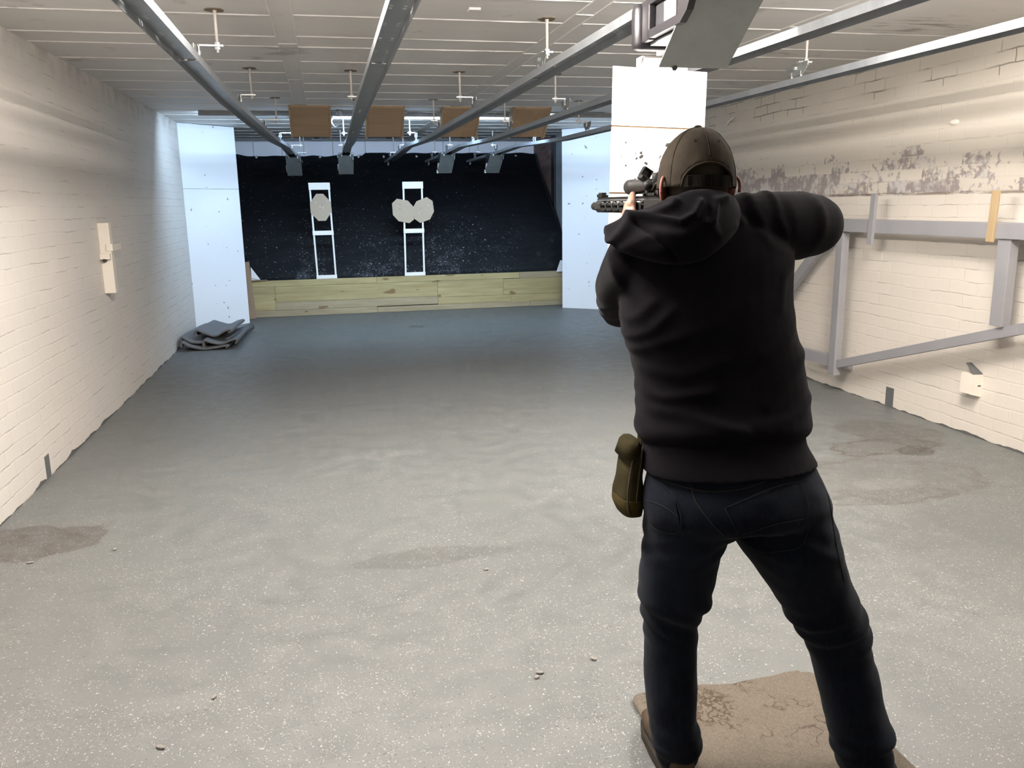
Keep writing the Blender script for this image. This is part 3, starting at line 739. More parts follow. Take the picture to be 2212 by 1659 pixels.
# ------------------------------------------------------------------ overhead rails
def pt(pl, y):
    for (y0, a0, b0), (y1, a1, b1) in zip(pl, pl[1:]):
        if y <= y1 or (y1, a1, b1) == pl[-1]:
            k = (y-y0)/(y1-y0); return a0+(a1-a0)*k, b0+(b1-b0)*k
ZP = [(2.0, 2.21), (5.5, 2.205), (9.1, 2.203), (10.1, 2.23), (10.9, 2.252), (11.9, 2.222), (13.7, 2.198)]
RAILS = [  # x of centre near and far, first y
    (-.585, -.555, -.30, 1.2), (.315, .318, .375, 1.2), (1.245, 1.20, 1.06, 1.2), (2.08, 1.955, 1.70, 1.2), (2.90, 2.81, 2.37, 1.2)]
def rail_x(i, y):
    x3, x6, x13, _ = RAILS[i]
    if y < 6: return x3+(x6-x3)*(y-2.5)/3.5 if i not in (3, 4) else x3+(x6-x3)*(y-2.5)/3.5
    return x6+(x13-x6)*(y-6)/7.6
def rail_z(y):
    for (y0, a), (y1, b) in zip(ZP, ZP[1:]):
        if y <= y1: return a+(b-a)*max(0, (y-y0)/(y1-y0))
    return ZP[-1][1]
RNAMES = ['leftmost', 'second from left', 'third from left', 'fourth from left', 'rightmost']
def rail(i):
    hw, hh, th = .052, .036, .003
    t = thing('overhead_rail', {0: 'galvanised steel channel rail, leftmost of the five overhead rails', 1: 'galvanised steel channel rail running to the second deflector from the left', 2: 'galvanised steel channel rail that carries the black box near the shooter', 3: 'galvanised steel channel rail above the shooter, second from the right wall', 4: 'galvanised steel channel rail closest to the right brick wall'}[i], 'rail', (rail_x(i, 6), 6, 2.2), 'overhead target rails')
    ys = sorted(set([1.2+.1*k for k in range(0, 1)]+[p[0] for p in ZP]+[6.0, 8.0, 12.8]))
    # web with pairs of round holes on the near part
    bm = B()
    holes = [2.35+.30*k for k in range(8)] if i < 3 else []
    stops = [1.2]+[y for y in ys if y > 1.3]
    cuts = set(stops)
    for h in holes:
        for c in (h-.014, h+.014, h+.026, h+.054): cuts.add(round(c, 4))
    cuts = sorted(c for c in cuts if c <= 13.7)
    if cuts[-1] < 13.7: cuts.append(13.7)
    cols = [-hw, -.034, -.018, .018, .034, hw]   # hole columns 16 mm wide
    def P(u, y, dz=0): return V((rail_x(i, y)+u, y, rail_z(y)+dz))
    for a, b in zip(cuts, cuts[1:]):
        is_h = any(abs(a-(h-.014)) < 1e-3 and abs(b-(h+.014)) < 1e-3 or abs(a-(h+.026)) < 1e-3 and abs(b-(h+.054)) < 1e-3 for h in holes)
        if b-a < 1e-5: continue
        for k in range(5):
            u0, u1 = cols[k], cols[k+1]
            if is_h and k in (1, 3):
                cu, cy, r = (u0+u1)/2, (a+b)/2, .0074
                sq = [(u0, a), (cu, a), (u1, a), (u1, cy), (u1, b), (cu, b), (u0, b), (u0, cy)]
                ci = [(cu+r*math.cos(t_), cy+r*1.3*math.sin(t_)) for t_ in [math.radians(d) for d in (225, 270, 315, 0, 45, 90, 135, 180)]]
                sv = [bm.verts.new(P(*q)) for q in sq]; cv = [bm.verts.new(P(*q)) for q in ci]
                for q in range(8): bm.faces.new((sv[q], sv[(q+1) % 8], cv[(q+1) % 8], cv[q]))
            else:
                bm.faces.new([bm.verts.new(P(*q)) for q in ((u0, a), (u1, a), (u1, b), (u0, b))])
    bmesh.ops.remove_doubles(bm, verts=bm.verts[:], dist=1e-5)
    obj('rail_web', bm, M['rail'], t)
    for s in (-1, 1):
        bm = B(); seq = [y for y in stops]+([13.7] if stops[-1] < 13.7 else [])
        rings = []
        for y in seq:
            rings.append([P(s*hw, y, .0005), P(s*(hw-th), y, .0005), P(s*(hw-th), y, -hh), P(s*hw, y, -hh)])
        ring_loft(bm, rings)
        obj('rail_flange', bm, M['rail'], t)
    # joint strap
    yj = (4.62, 4.60, 5.0, 6.2, 4.55)[i]
    bm = B(); box(bm, (rail_x(i, yj)-.047, yj-.12, rail_z(yj)-.006), (rail_x(i, yj)+.047, yj+.12, rail_z(yj)-.001)); obj('joint_strap', bm, M['rail'], t)
    # return pulley at the far end
    yp = 13.66; x = rail_x(i, yp); bm = B(); cyl(bm, (x-.012, yp, 2.165), (x+.012, yp, 2.165), .042, 18); obj('pulley', bm, M['zinc'], t, True)
    bm = B(); box(bm, (x-.02, yp-.05, 2.15), (x-.013, yp+.03, 2.20)); box(bm, (x+.013, yp-.05, 2.15), (x+.02, yp+.03, 2.20)); obj('pulley_bracket', bm, M['dark_steel'], t)
for i in range(5): rail(i)

ORD = ['nearest', 'second', 'third', 'fourth', 'fifth', 'last']
def hanger(i, y, off, n, plate=True):
    xr = rail_x(i, y); xo = xr+off; zr = rail_z(y); zc = cz(y); za = zr+.098
    rn = ['the leftmost rail', 'the second rail from the left', 'the third rail from the left', 'the fourth rail from the left', 'the rightmost rail'][i]
    t = thing('rail_hanger', 'steel rod hanger on %s, %s visible from the near end' % (rn, ORD[n]), 'hanger', (xo, y, zc), 'rod hangers of the rails')
    bm = B()
    rg = []
    for k in range(14):
        a = 2*PI*k/14; r = .048*(1+.35*noise.noise(V((math.cos(a)*1.4+i*3, math.sin(a)*1.4+y, 0)))); rg.append((r*math.cos(a), r*math.sin(a)))
    prism(bm, [(xo+a, y+b, zc+.002) for a, b in rg], (0, 0, 0), (0, 0, -.006)); obj('ceiling_plate', bm, M['dirt'], t)
    bm = B(); tube(bm, [(xo, y, zc), (xo, y, zc-.03), (xo, y, za-.03)], [.011, .008, .0065], 10); obj('rod', bm, M['rod_paint'], t, True)
    bm = B(); cyl(bm, (xo, y, za-.016), (xo, y, za-.004), .014, 6); cyl(bm, (xo, y, za+.006), (xo, y, za+.018), .014, 6); obj('nut', bm, M['zinc'], t)
    s = -1 if off > 0 else 1
    bm = B(); box(bm, (min(xo-s*.03, xr-s*.006), y-.018, za-.003), (max(xo-s*.03, xr-s*.006), y+.018, za+.006), .001)
    box(bm, (xr-s*.011-.003, y-.018, za-.05), (xr-s*.011+.003, y+.018, za+.006), .001); obj('angle_arm', bm, M['zinc'], t)
    bm = B(); x0 = xr-.003
    prism(bm, [(x0, y-.122, za-.025), (x0, y+.122, za-.025), (x0, y+.118, za-.002), (x0, y+.05, za-.002), (x0, y+.04, za-.020), (x0, y-.10, za-.020), (x0, y-.11, za-.002), (x0, y-.122, za-.002)][0:0]+[(x0, y-.120, za-.006), (x0, y+.120, za-.006), (x0, y+.120, za-.028), (x0, y+.062, zr+.020), (x0, y-.062, zr+.020), (x0, y-.120, za-.028)], (0, 0, 0), (.005, 0, 0)); obj('plate', bm, M['plate'], t)  # darker steel puts the plate's shade into its colour
    bm = B(); cyl(bm, (xr-.018, y, za-.035), (xr+.018, y, za-.035), .010, 6); obj('bolt', bm, M['zinc'], t)
    for dy in (-.05, .05):
        bm = B(); cyl(bm, (xr, y+dy, zr-.008), (xr, y+dy, zr+.045), .006, 8); obj('pin', bm, M['zinc'], t, True)
for i, lst in enumerate([[(4.70, .10), (6.62, .085), (8.41, .11), (10.2, .13), (12.0, .12), (13.3, .10)],
                         [(6.65, -.055), (8.48, .04), (10.22, -.05), (12.0, -.06), (13.3, .05)],
                         [(4.67, .035), (6.62, -.105), (8.42, -.04), (10.13, -.07), (12.0, .06), (13.3, .06)],
                         [(6.65, -.085), (8.43, -.05), (10.2, -.06), (12.0, .05), (13.3, .05)],
                         [(4.80, .06), (8.41, -.09), (10.2, -.08), (12.0, -.05), (13.3, .05)]]):
    for n, (y, off) in enumerate(lst): hanger(i, y, off, n)

# ------------------------------------------------------------------ target carriages
def far_carriage(i, yt, lab):
    x = rail_x(i, yt); zt = rail_z(yt)-.038; yb = yt+.40; zb = zt-.235
    t = thing('target_carriage', lab, 'target carriage', (x, yt+.2, zt), 'target carriages parked at the far end')
    hw = .103
    bm = B(); prism(bm, [(x-hw, yt, zt), (x+hw, yt, zt), (x+hw, yb, zb), (x-hw, yb, zb)], (0, 0, 0), (0, .004, .004)); obj('deflector_plate', bm, M['plate'], t)
    bm = B(); prism(bm, [(x-hw+.004, yt+.02, zt+.03), (x-hw+.004, yt+.02, zt-.01), (x-hw+.004, yb-.01, zb+.006), (x-hw+.004, yb+.01, zb+.09), (x-hw+.004, yt+.36, zt+.03)], (0, 0, 0), (.012, 0, 0))
    obj('side_cover', bm, M['black_plastic'], t)
    bm = B(); box(bm, (x+hw-.016, yt+.03, zt-.06), (x+hw-.004, yt+.34, zt+.03)); obj('side_cover', bm, M['black_plastic'], t)
    bm = B(); box(bm, (x-hw+.02, yt+.13, zt-.04), (x+hw-.02, yt+.34, zt-.004), .006); obj('motor_box', bm, M['black_plastic'], t)
    for s in (-1, 1):
        bm = B(); box(bm, (x+s*.078-.022, yt-.004, zt+.005), (x+s*.078+.022, yt+.05, zt+.036), .003); obj('end_stop', bm, M['black_plastic'], t)
        bm = B(); cyl(bm, (x+s*.056, yt+.006, zt-.012), (x+s*.056, yt+.006, zt+.012), .007, 8); obj('bolt', bm, M['zinc'], t)
    bm = B(); cyl(bm, (x-hw-.002, yb-.15, zb+.13), (x-hw-.002, yb-.05, zb+.05), .010, 8); obj('lamp', bm, M['white_plastic'], t, True)
    if i in (3, 4): bm = B(); box(bm, (x-hw-.012, yb-.02, zb), (x-hw+.01, yb+.02, zb+.05), .003); obj('lamp', bm, M['white_plastic'], t)
far_carriage(0, 12.25, 'carriage with grey slanted plate at the end of the leftmost rail')
far_carriage(1, 11.95, 'carriage with grey slanted plate at the end of the second rail from the left')
far_carriage(3, 11.9, 'grey slanted carriage plate at the end of the fourth rail from the left')
far_carriage(4, 11.95, 'grey slanted carriage plate at the end of the rightmost rail')

def near_carriage():
    x = 1.232
    t = thing('target_carriage', 'black carriage with slanted steel plate hanging near the shooter, above the white board', 'target carriage', (x, 2.7, 2.17))
    hw = .121
    bm = B(); prism(bm, [(x-hw-.004, 2.40, 2.172), (x+hw+.004, 2.40, 2.172), (x+hw, 2.726, 1.932), (x-hw, 2.726, 1.932)], (0, 0, 0), (0, .004, .004)); 
    obj('deflector_plate', bm, M['plate'], t)
    bm = B(); cyl(bm, (x-hw+.055, 2.722, 1.93), (x-hw+.055, 2.75, 1.945), .010, 6); obj('bolt', bm, M['dark_steel'], t)
    # housing with rounded edges; left side carries a recessed window with a latch
    bm = B(); box(bm, (x-.105, 2.60, 2.035), (x-.012, 2.88, 2.162), .012); obj('housing', bm, M['black_plastic'], t, False)
    bm = B(); box(bm, (x+.012, 2.60, 2.035), (x+.105, 2.88, 2.162), .012); obj('housing', bm, M['black_plastic'], t, False)
    bm = B(); box(bm, (x-.148, 2.865, 2.012), (x+.148, 2.93, 2.163), .022); obj('rear_cover', bm, M['black_plastic'], t, True)
    # side cheek with window
    xs = x-.128
    bm = B(); 
    box(bm, (xs, 2.44, 2.140), (xs+.022, 2.87, 2.162), .004); box(bm, (xs, 2.80, 2.03), (xs+.022, 2.87, 2.15), .006)
    prism(bm, [(xs, 2.55, 2.035), (xs, 2.81, 2.035), (xs, 2.81, 2.062), (xs, 2.50, 2.062)], (0, 0, 0), (.022, 0, 0))
    prism(bm, [(xs, 2.44, 2.145), (xs, 2.50, 2.062), (xs, 2.57, 2.062), (xs, 2.57, 2.145)], (0, 0, 0), (.022, 0, 0)); obj('side_cheek', bm, M['black_plastic'], t)
    bm = B(); box(bm, (xs+.0225, 2.57, 2.064), (xs+.0235, 2.80, 2.14)); obj('window_back', bm, M['dark_steel'], t)
    bm = B(); box(bm, (xs+.006, 2.60, 2.066), (xs+.012, 2.69, 2.125), .002); box(bm, (xs+.002, 2.655, 2.085), (xs+.006, 2.672, 2.118), .001); box(bm, (xs+.002, 2.625, 2.085), (xs+.006, 2.635, 2.118), .001); obj('latch', bm, M['white_plastic'], t)
    bm = B(); box(bm, (x-.10, 2.62, 2.022), (x+.10, 2.86, 2.034), .002); obj('base_plate', bm, M['steel'], t)
    # spot lamp tucked behind the plate, aimed at the board
    bm = B(); tube(bm, [(x+.0, 2.815, 2.018), (x, 2.825, 1.998), (x, 2.845, 1.985)], [.026, .026, .03], 14); obj('lamp', bm, M['black_plastic'], t, True)
    # white angle clamp that grips the board
    bm = B(); box(bm, (x-.085, 3.005, 1.955), (x+.105, 3.012, 2.0), .001); box(bm, (x-.085, 2.955, 2.0), (x+.105, 3.012, 2.007), .001); prism(bm, [(x-.088, 2.955, 2.007), (x-.088, 3.02, 2.007), (x-.088, 3.02, 1.958), (x-.088, 3.0, 1.958)], (0, 0, 0), (.006, 0, 0)); obj('board_clamp', bm, M['white_plastic'], t)
    bm = B(); box(bm, (x-.02, 2.93, 2.007), (x+.02, 3.0, 2.03)); obj('clamp_arm', bm, M['steel'], t)
    l = bpy.data.lights.new('carriage_lamp_glow', 'SPOT'); l.energy = 17; l.color = (1, .95, .9); l.spot_size = math.radians(125); l.spot_blend = .35; l.shadow_soft_size = .012
    o = bpy.data.objects.new('carriage_lamp_glow', l); C.objects.link(o); o.location = (x, 2.872, 1.965); o.rotation_euler = V((0, .72, -.69)).to_track_quat('-Z', 'Y').to_euler()
near_carriage()
def target_board():
    tl, tr = V((1.066, 3.045, 1.985)), V((1.462, 3.105, 1.978))
    d = (tr-tl); u = d.normalized(); n = V((u.y, -u.x, 0)).normalized()
    if n.y > 0: n = -n
    dn = V((-.020, 0, -1)).normalized()
    t = thing('target_board', 'tall white target board lit brightly behind the shooter\'s head', 'target board', tuple(tl))
    zs = [(0, .207), (.2125, .448), (.4535, .86)]
    for k, (a, b) in enumerate(zs):
        bm = B(); prism(bm, [tl+dn*a, tr+dn*a, tr+dn*b, tl+dn*b], (0, 0, 0), -n*.006); obj('board_sheet', bm, M['white_board'], t)
        if k < 2:
            bm = B(); prism(bm, [tl+dn*(b-.001)-n*.003, tr+dn*(b-.001)-n*.003, tr+dn*(b+.0065)-n*.003, tl+dn*(b+.0065)-n*.003], (0, 0, 0), -n*.006); obj('joint_strip', bm, M['board_edge'], t)
    bm = B(); a = tl+d*.45; prism(bm, [a-n*.007-u*.02, a-n*.007+u*.02, a-n*.007+u*.02+dn*.86, a-n*.007-u*.02+dn*.86], (0, 0, 0), -n*.012); obj('spine', bm, M['raw_ply'], t)
target_board()

# ------------------------------------------------------------------ things on the walls
# left wall: cream timber fin with blocks
t = thing('wall_bracket', 'cream timber bracket with two small blocks on the left wall', 'bracket', (XL, 6.8, 1.15))
bm = B(); box(bm, (XL, 6.78, .892), (XL+.078, 6.86, 1.412), .004); obj('upright', bm, M['cream'], t)
bm = B(); box(bm, (XL+.045, 6.77, 1.205), (XL+.092, 7.05, 1.257), .003); obj('block', bm, M['cream'], t)
bm = B(); box(bm, (XL+.002, 6.745, 1.146), (XL+.072, 6.80, 1.188), .003); obj('block', bm, M['cream'], t)
bm = B(); cyl(bm, (XL+.030, 6.744, 1.137), (XL+.030, 6.78, 1.137), .014, 8); obj('bolt', bm, M['dark_steel'], t)
# right wall: grey painted timber frame standing off the wall
t = thing('timber_wall_frame', 'grey painted timber frame of posts and rails fixed along the right wall', 'frame', (3.84, 5, .75))
GX0, GX1 = 3.80, 3.86
def gbox(name, lo, hi, mt='grey_wood', bev=.004):
    bm = B(); box(bm, lo, hi, bev); obj(name, bm, M[mt], t)
gbox('top_rail', (GX0-.012, 2.6, 1.258), (GX1, 5.98, 1.350))
gbox('post', (GX0, 5.655, .155), (GX1+.0, 5.735, 1.257)); gbox('post', (GX0, 4.06, .755), (GX1, 4.155, 1.257)); gbox('post', (GX0, 2.7, .755), (GX1, 2.79, 1.257))
bm = B(); beam(bm, (3.84, 5.65, .247), (3.84, 3.96, .757), .045, .062, (0, 0, 1)); beam(bm, (3.84, 3.96, .757), (3.84, 2.6, 1.10), .045, .062); obj('sloping_rail', bm, M['grey_wood'], t)
bm = B(); beam(bm, (3.84, 5.735, .254), (3.84, 7.15, .235), .045, .09); obj('lower_rail', bm, M['grey_wood'], t)
bm = B(); beam(bm, (3.84, 5.86, 1.25), (3.84, 6.95, .28), .045, .085); obj('diagonal_brace', bm, M['grey_wood'], t)
for y, z in ((5.695, 1.30), (4.11, 1.30), (5.695, .22), (2.75, 1.3), (7.0, .24)):
    bm = B(); box(bm, (GX1, y-.035, z-.03), (XR, y+.035, z+.03)); obj('wall_spacer', bm, M['grey_wood'], t)
bm = B(); beam(bm, (3.778, 5.293, 1.179), (3.778, 5.280, 1.530), .022, .052, (0, 1, 0)); tag(obj('timber_stick', bm, M['grey_wood'], loc=(3.778, 5.29, 1.3)), 'short grey wooden stick screwed across the frame\'s top rail', 'stick')
bm = B(); beam(bm, (3.780, 4.192, 1.239), (3.780, 4.180, 1.532), .014, .055, (0, 1, 0)); tag(obj('plywood_stick', bm, M['raw_ply'], loc=(3.78, 4.19, 1.35)), 'raw plywood stick upright on the frame\'s top rail near the right edge', 'stick')
t = thing('wall_block', 'small cream timber block with dark top low on the right wall', 'block', (3.93, 4.37, .36))
bm = B(); prism(bm, [(3.897, 4.345, .285), (XR, 4.345, .265), (XR, 4.345, .410), (3.897, 4.345, .412)], (0, 0, 0), (0, .10, 0)); obj('block', bm, M['cream'], t)
bm = B(); prism(bm, [(3.897, 4.345, .4125), (XR, 4.345, .4105), (XR, 4.45, .465), (3.93, 4.45, .466)], (0, 0, 0), (0, 0, .003)); obj('block_top', bm, M['stripe'], t)
bm = B(); box(bm, (3.94, 4.343, .335), (3.96, 4.347, .342)); obj('slot', bm, M['dark_steel'], t)
bm = B(); tube(bm, catmull([(XR+.01, 7.93, 2.222), (XR-.025, 7.90, 2.230), (XR-.035, 7.83, 2.258), (XR-.03, 7.76, 2.288)], 6), .010, 10); tag(obj('wall_hook', bm, M['white_plastic'], smooth=True, loc=(XR, 7.86, 2.26)), 'small cream hook high on the right wall behind the cap', 'hook')
bm = B(); ball(bm, (XR, 4.8, 1.965), (.018, .045, .02)); tag(obj('mortar_lump', bm, M['cream'], smooth=True, loc=(XR, 4.8, 1.965)), 'small cream lump on the upper right wall', 'lump')

# ------------------------------------------------------------------ folded rubber mats in the left corner
def folded_mat():
    t = thing('rubber_mat', 'folded grey rubber matting heaped in the far left corner on the floor', 'mat', (-1.3, 10.1, 0))
    def layer(name, prof, y0, y1, x0, x1, skew=0.0, th=.02, wav=.015):
        # prof: (s, z) wavy section along X; extruded along Y
        pr = catmull([(a, 0, b) for a, b in prof], 8); ny = 14; g = []
        bm = B()
        for j in range(ny+1):
            k = j/ny; row = []
            for q in pr:
                x = x0+(x1-x0)*q.x+skew*k; y = y0+(y1-y0)*k
                z = q.z*(1-.25*k)+wav*noise.noise(V((x*3, y*2, 5)))
                row.append(bm.verts.new((x, y, max(.004, z))))
            g.append(row)
        for j in range(ny):
            for i in range(len(pr)-1): bm.faces.new((g[j][i], g[j][i+1], g[j+1][i+1], g[j+1][i]))
        bmesh.ops.recalc_face_normals(bm, faces=bm.faces)
        bmesh.ops.solidify(bm, geom=bm.faces[:], thickness=th)
        obj(name, bm, M['rubber_mat'], t, True)
    layer('lower_layer', [(0, .05), (.04, .11), (.2, .06), (.45, .03), (.7, .035), (.95, .05), (1.0, .03), (.93, .012)], 9.42, 10.85, -1.585, -1.08, .04)
    layer('middle_layer', [(.02, .02), (0, .07), (.06, .115), (.3, .085), (.55, .07), (.8, .10), (.96, .115), (1.0, .085), (.95, .05)], 9.45, 10.80, -1.36, -.99, .05)
    layer('middle_layer', [(0, .10), (.06, .15), (.3, .09), (.6, .08), (.8, .09)], 9.52, 10.9, -1.60, -1.2, .08)
    layer('top_layer', [(.06, .115), (0, .15), (.08, .20), (.3, .165), (.55, .135), (.8, .185), (.97, .20), (1.0, .165), (.9, .15)], 9.62, 10.85, -1.46, -1.06, .03)
    bm = B(); tube(bm, [(-1.14, 9.75, .05), (-1.03, 10.35, .055), (-.96, 10.75, .06)], [.03, .04, .05], 12, True, .9); obj('rolled_edge', bm, M['rubber_mat'], t, True)
folded_mat()

# rug under the shooter
def rug():
    bm = B(); pts = []
    cor = [(.835, 2.185), (1.458, 2.17), (1.452, 1.20), (.80, 1.20)]
    # rounded-corner outline
    out = []
    n = len(cor)
    for k in range(n):
        p, q, r = V(cor[k-1]+(0,)), V(cor[k]+(0,)), V(cor[(k+1) % n]+(0,)); rad = .045
        a = q+(p-q).normalized()*rad; b = q+(r-q).normalized()*rad
        for s in range(6):
            u = s/5; out.append((1-u)**2*a+2*u*(1-u)*q+u*u*b)
        if k == 0:
            for s in range(1, 12):
                u = s/12; e = b.lerp(V(cor[1]+(0,)), u); e.y += .010*math.sin(u*9)+.004*math.sin(u*23); out.append(e)
    c = V((1.14, 1.7, 0)); rings = []
    for sc, z in ((1.0, .002), (1.0, .012), (.985, .016), (.6, .016), (.2, .016)):
        rings.append([V((c.x+(p.x-c.x)*sc, c.y+(p.y-c.y)*sc, z)) for p in out])
    ring_loft(bm, rings)
    tag(obj('rug', bm, M['rug'], smooth=False, loc=(1.14, 1.7, 0)), 'beige rug scrap with brown flower pattern under the shooter\'s feet', 'rug')
rug()
# grit lying on the floor
for k, (x, y) in enumerate([(.578, 3.202), (-.425, 2.5), (-.543, 2.274), (.585, 2.362), (.796, 2.424), (-1.339, 3.774), (-1.009, 3.837), (.60, 2.385)]):
    bm = B(); bmesh.ops.create_icosphere(bm, subdivisions=1, radius=1, matrix=Matrix.Translation((x, y, .005)) @ Matrix.Rotation(k*1.3, 4, 'Z') @ Matrix.Diagonal((.012+.003*(k % 3), .008, .006, 1)))
    tag(obj('grit_stone', bm, M['chip'], loc=(x, y, .005)), 'small grit stone lying on the open grey floor', 'grit', 'loose grit on the floor')

# ------------------------------------------------------------------ the shooter
TORSO = [(0.930,1.970,1.459,0.144,0.086), (0.948,1.965,1.413,0.187,0.112), (0.940,1.960,1.356,0.221,0.133), (0.932,1.945,1.299,0.224,0.134), (0.926,1.930,1.255,0.223,0.134), (0.926,1.915,1.198,0.222,0.133), (0.938,1.900,1.141,0.218,0.131), (0.946,1.885,1.085,0.217,0.130), (0.947,1.870,1.028,0.219,0.131), (0.942,1.850,0.974,0.223,0.134), (0.939,1.840,0.947,0.217,0.130), (0.936,1.835,0.931,0.209,0.125)]
HEM = [(0.936,1.835,0.945,0.208,0.127), (0.936,1.825,0.910,0.208,0.130), (0.939,1.812,0.883,0.215,0.135), (0.942,1.802,0.862,0.221,0.140)]
PELVIS = [(0.939,1.812,0.905,0.192,0.115), (0.944,1.800,0.862,0.210,0.126), (0.948,1.785,0.802,0.232,0.143), (0.957,1.780,0.765,0.238,0.148), (0.964,1.785,0.735,0.236,0.140)]
LLEG = [(0.845,1.790,0.775,0.110,0.115), (0.831,1.790,0.739,0.108,0.115), (0.827,1.795,0.689,0.100,0.108), (0.819,1.805,0.637,0.096,0.103), (0.814,1.820,0.549,0.093,0.100), (0.817,1.830,0.500,0.090,0.097), (0.810,1.835,0.459,0.074,0.080), (0.811,1.830,0.371,0.068,0.074), (0.810,1.825,0.307,0.069,0.074), (0.808,1.815,0.247,0.067,0.072), (0.812,1.810,0.182,0.062,0.067), (0.821,1.805,0.136,0.066,0.071), (0.824,1.800,0.092,0.060,0.065), (0.821,1.800,0.064,0.050,0.054)]
RLEG = [(1.065,1.780,0.775,0.112,0.12), (1.083,1.780,0.730,0.116,0.126), (1.088,1.775,0.669,0.128,0.138), (1.112,1.770,0.619,0.118,0.127), (1.157,1.765,0.540,0.106,0.114), (1.201,1.760,0.460,0.102,0.110), (1.229,1.750,0.396,0.089,0.096), (1.241,1.740,0.347,0.079,0.086), (1.255,1.730,0.297,0.080,0.086), (1.265,1.715,0.238,0.078,0.084), (1.278,1.700,0.178,0.079,0.086), (1.287,1.690,0.143,0.082,0.089), (1.281,1.685,0.113,0.073,0.079), (1.298,1.670,0.047,0.073,0.078)]
def stack(bm, secs, k=1.0, e=2.25, n=36):
    """loft through horizontal sections, resampled smoothly"""
    pts = catmull([(s[0], s[1], s[2]) for s in secs], 4); rr = catmull([(s[3], s[4], 0) for s in secs], 4)
    ring_loft(bm, [ell(p, V((r.x*k, 0, 0)), V((0, r.y*k, 0)), n, e) for p, r in zip(pts, rr)])

person = thing('person', 'person seen from behind in black hoodie, dark jeans and olive cap, aiming a rifle', 'person', (1.05, 1.8, .016))

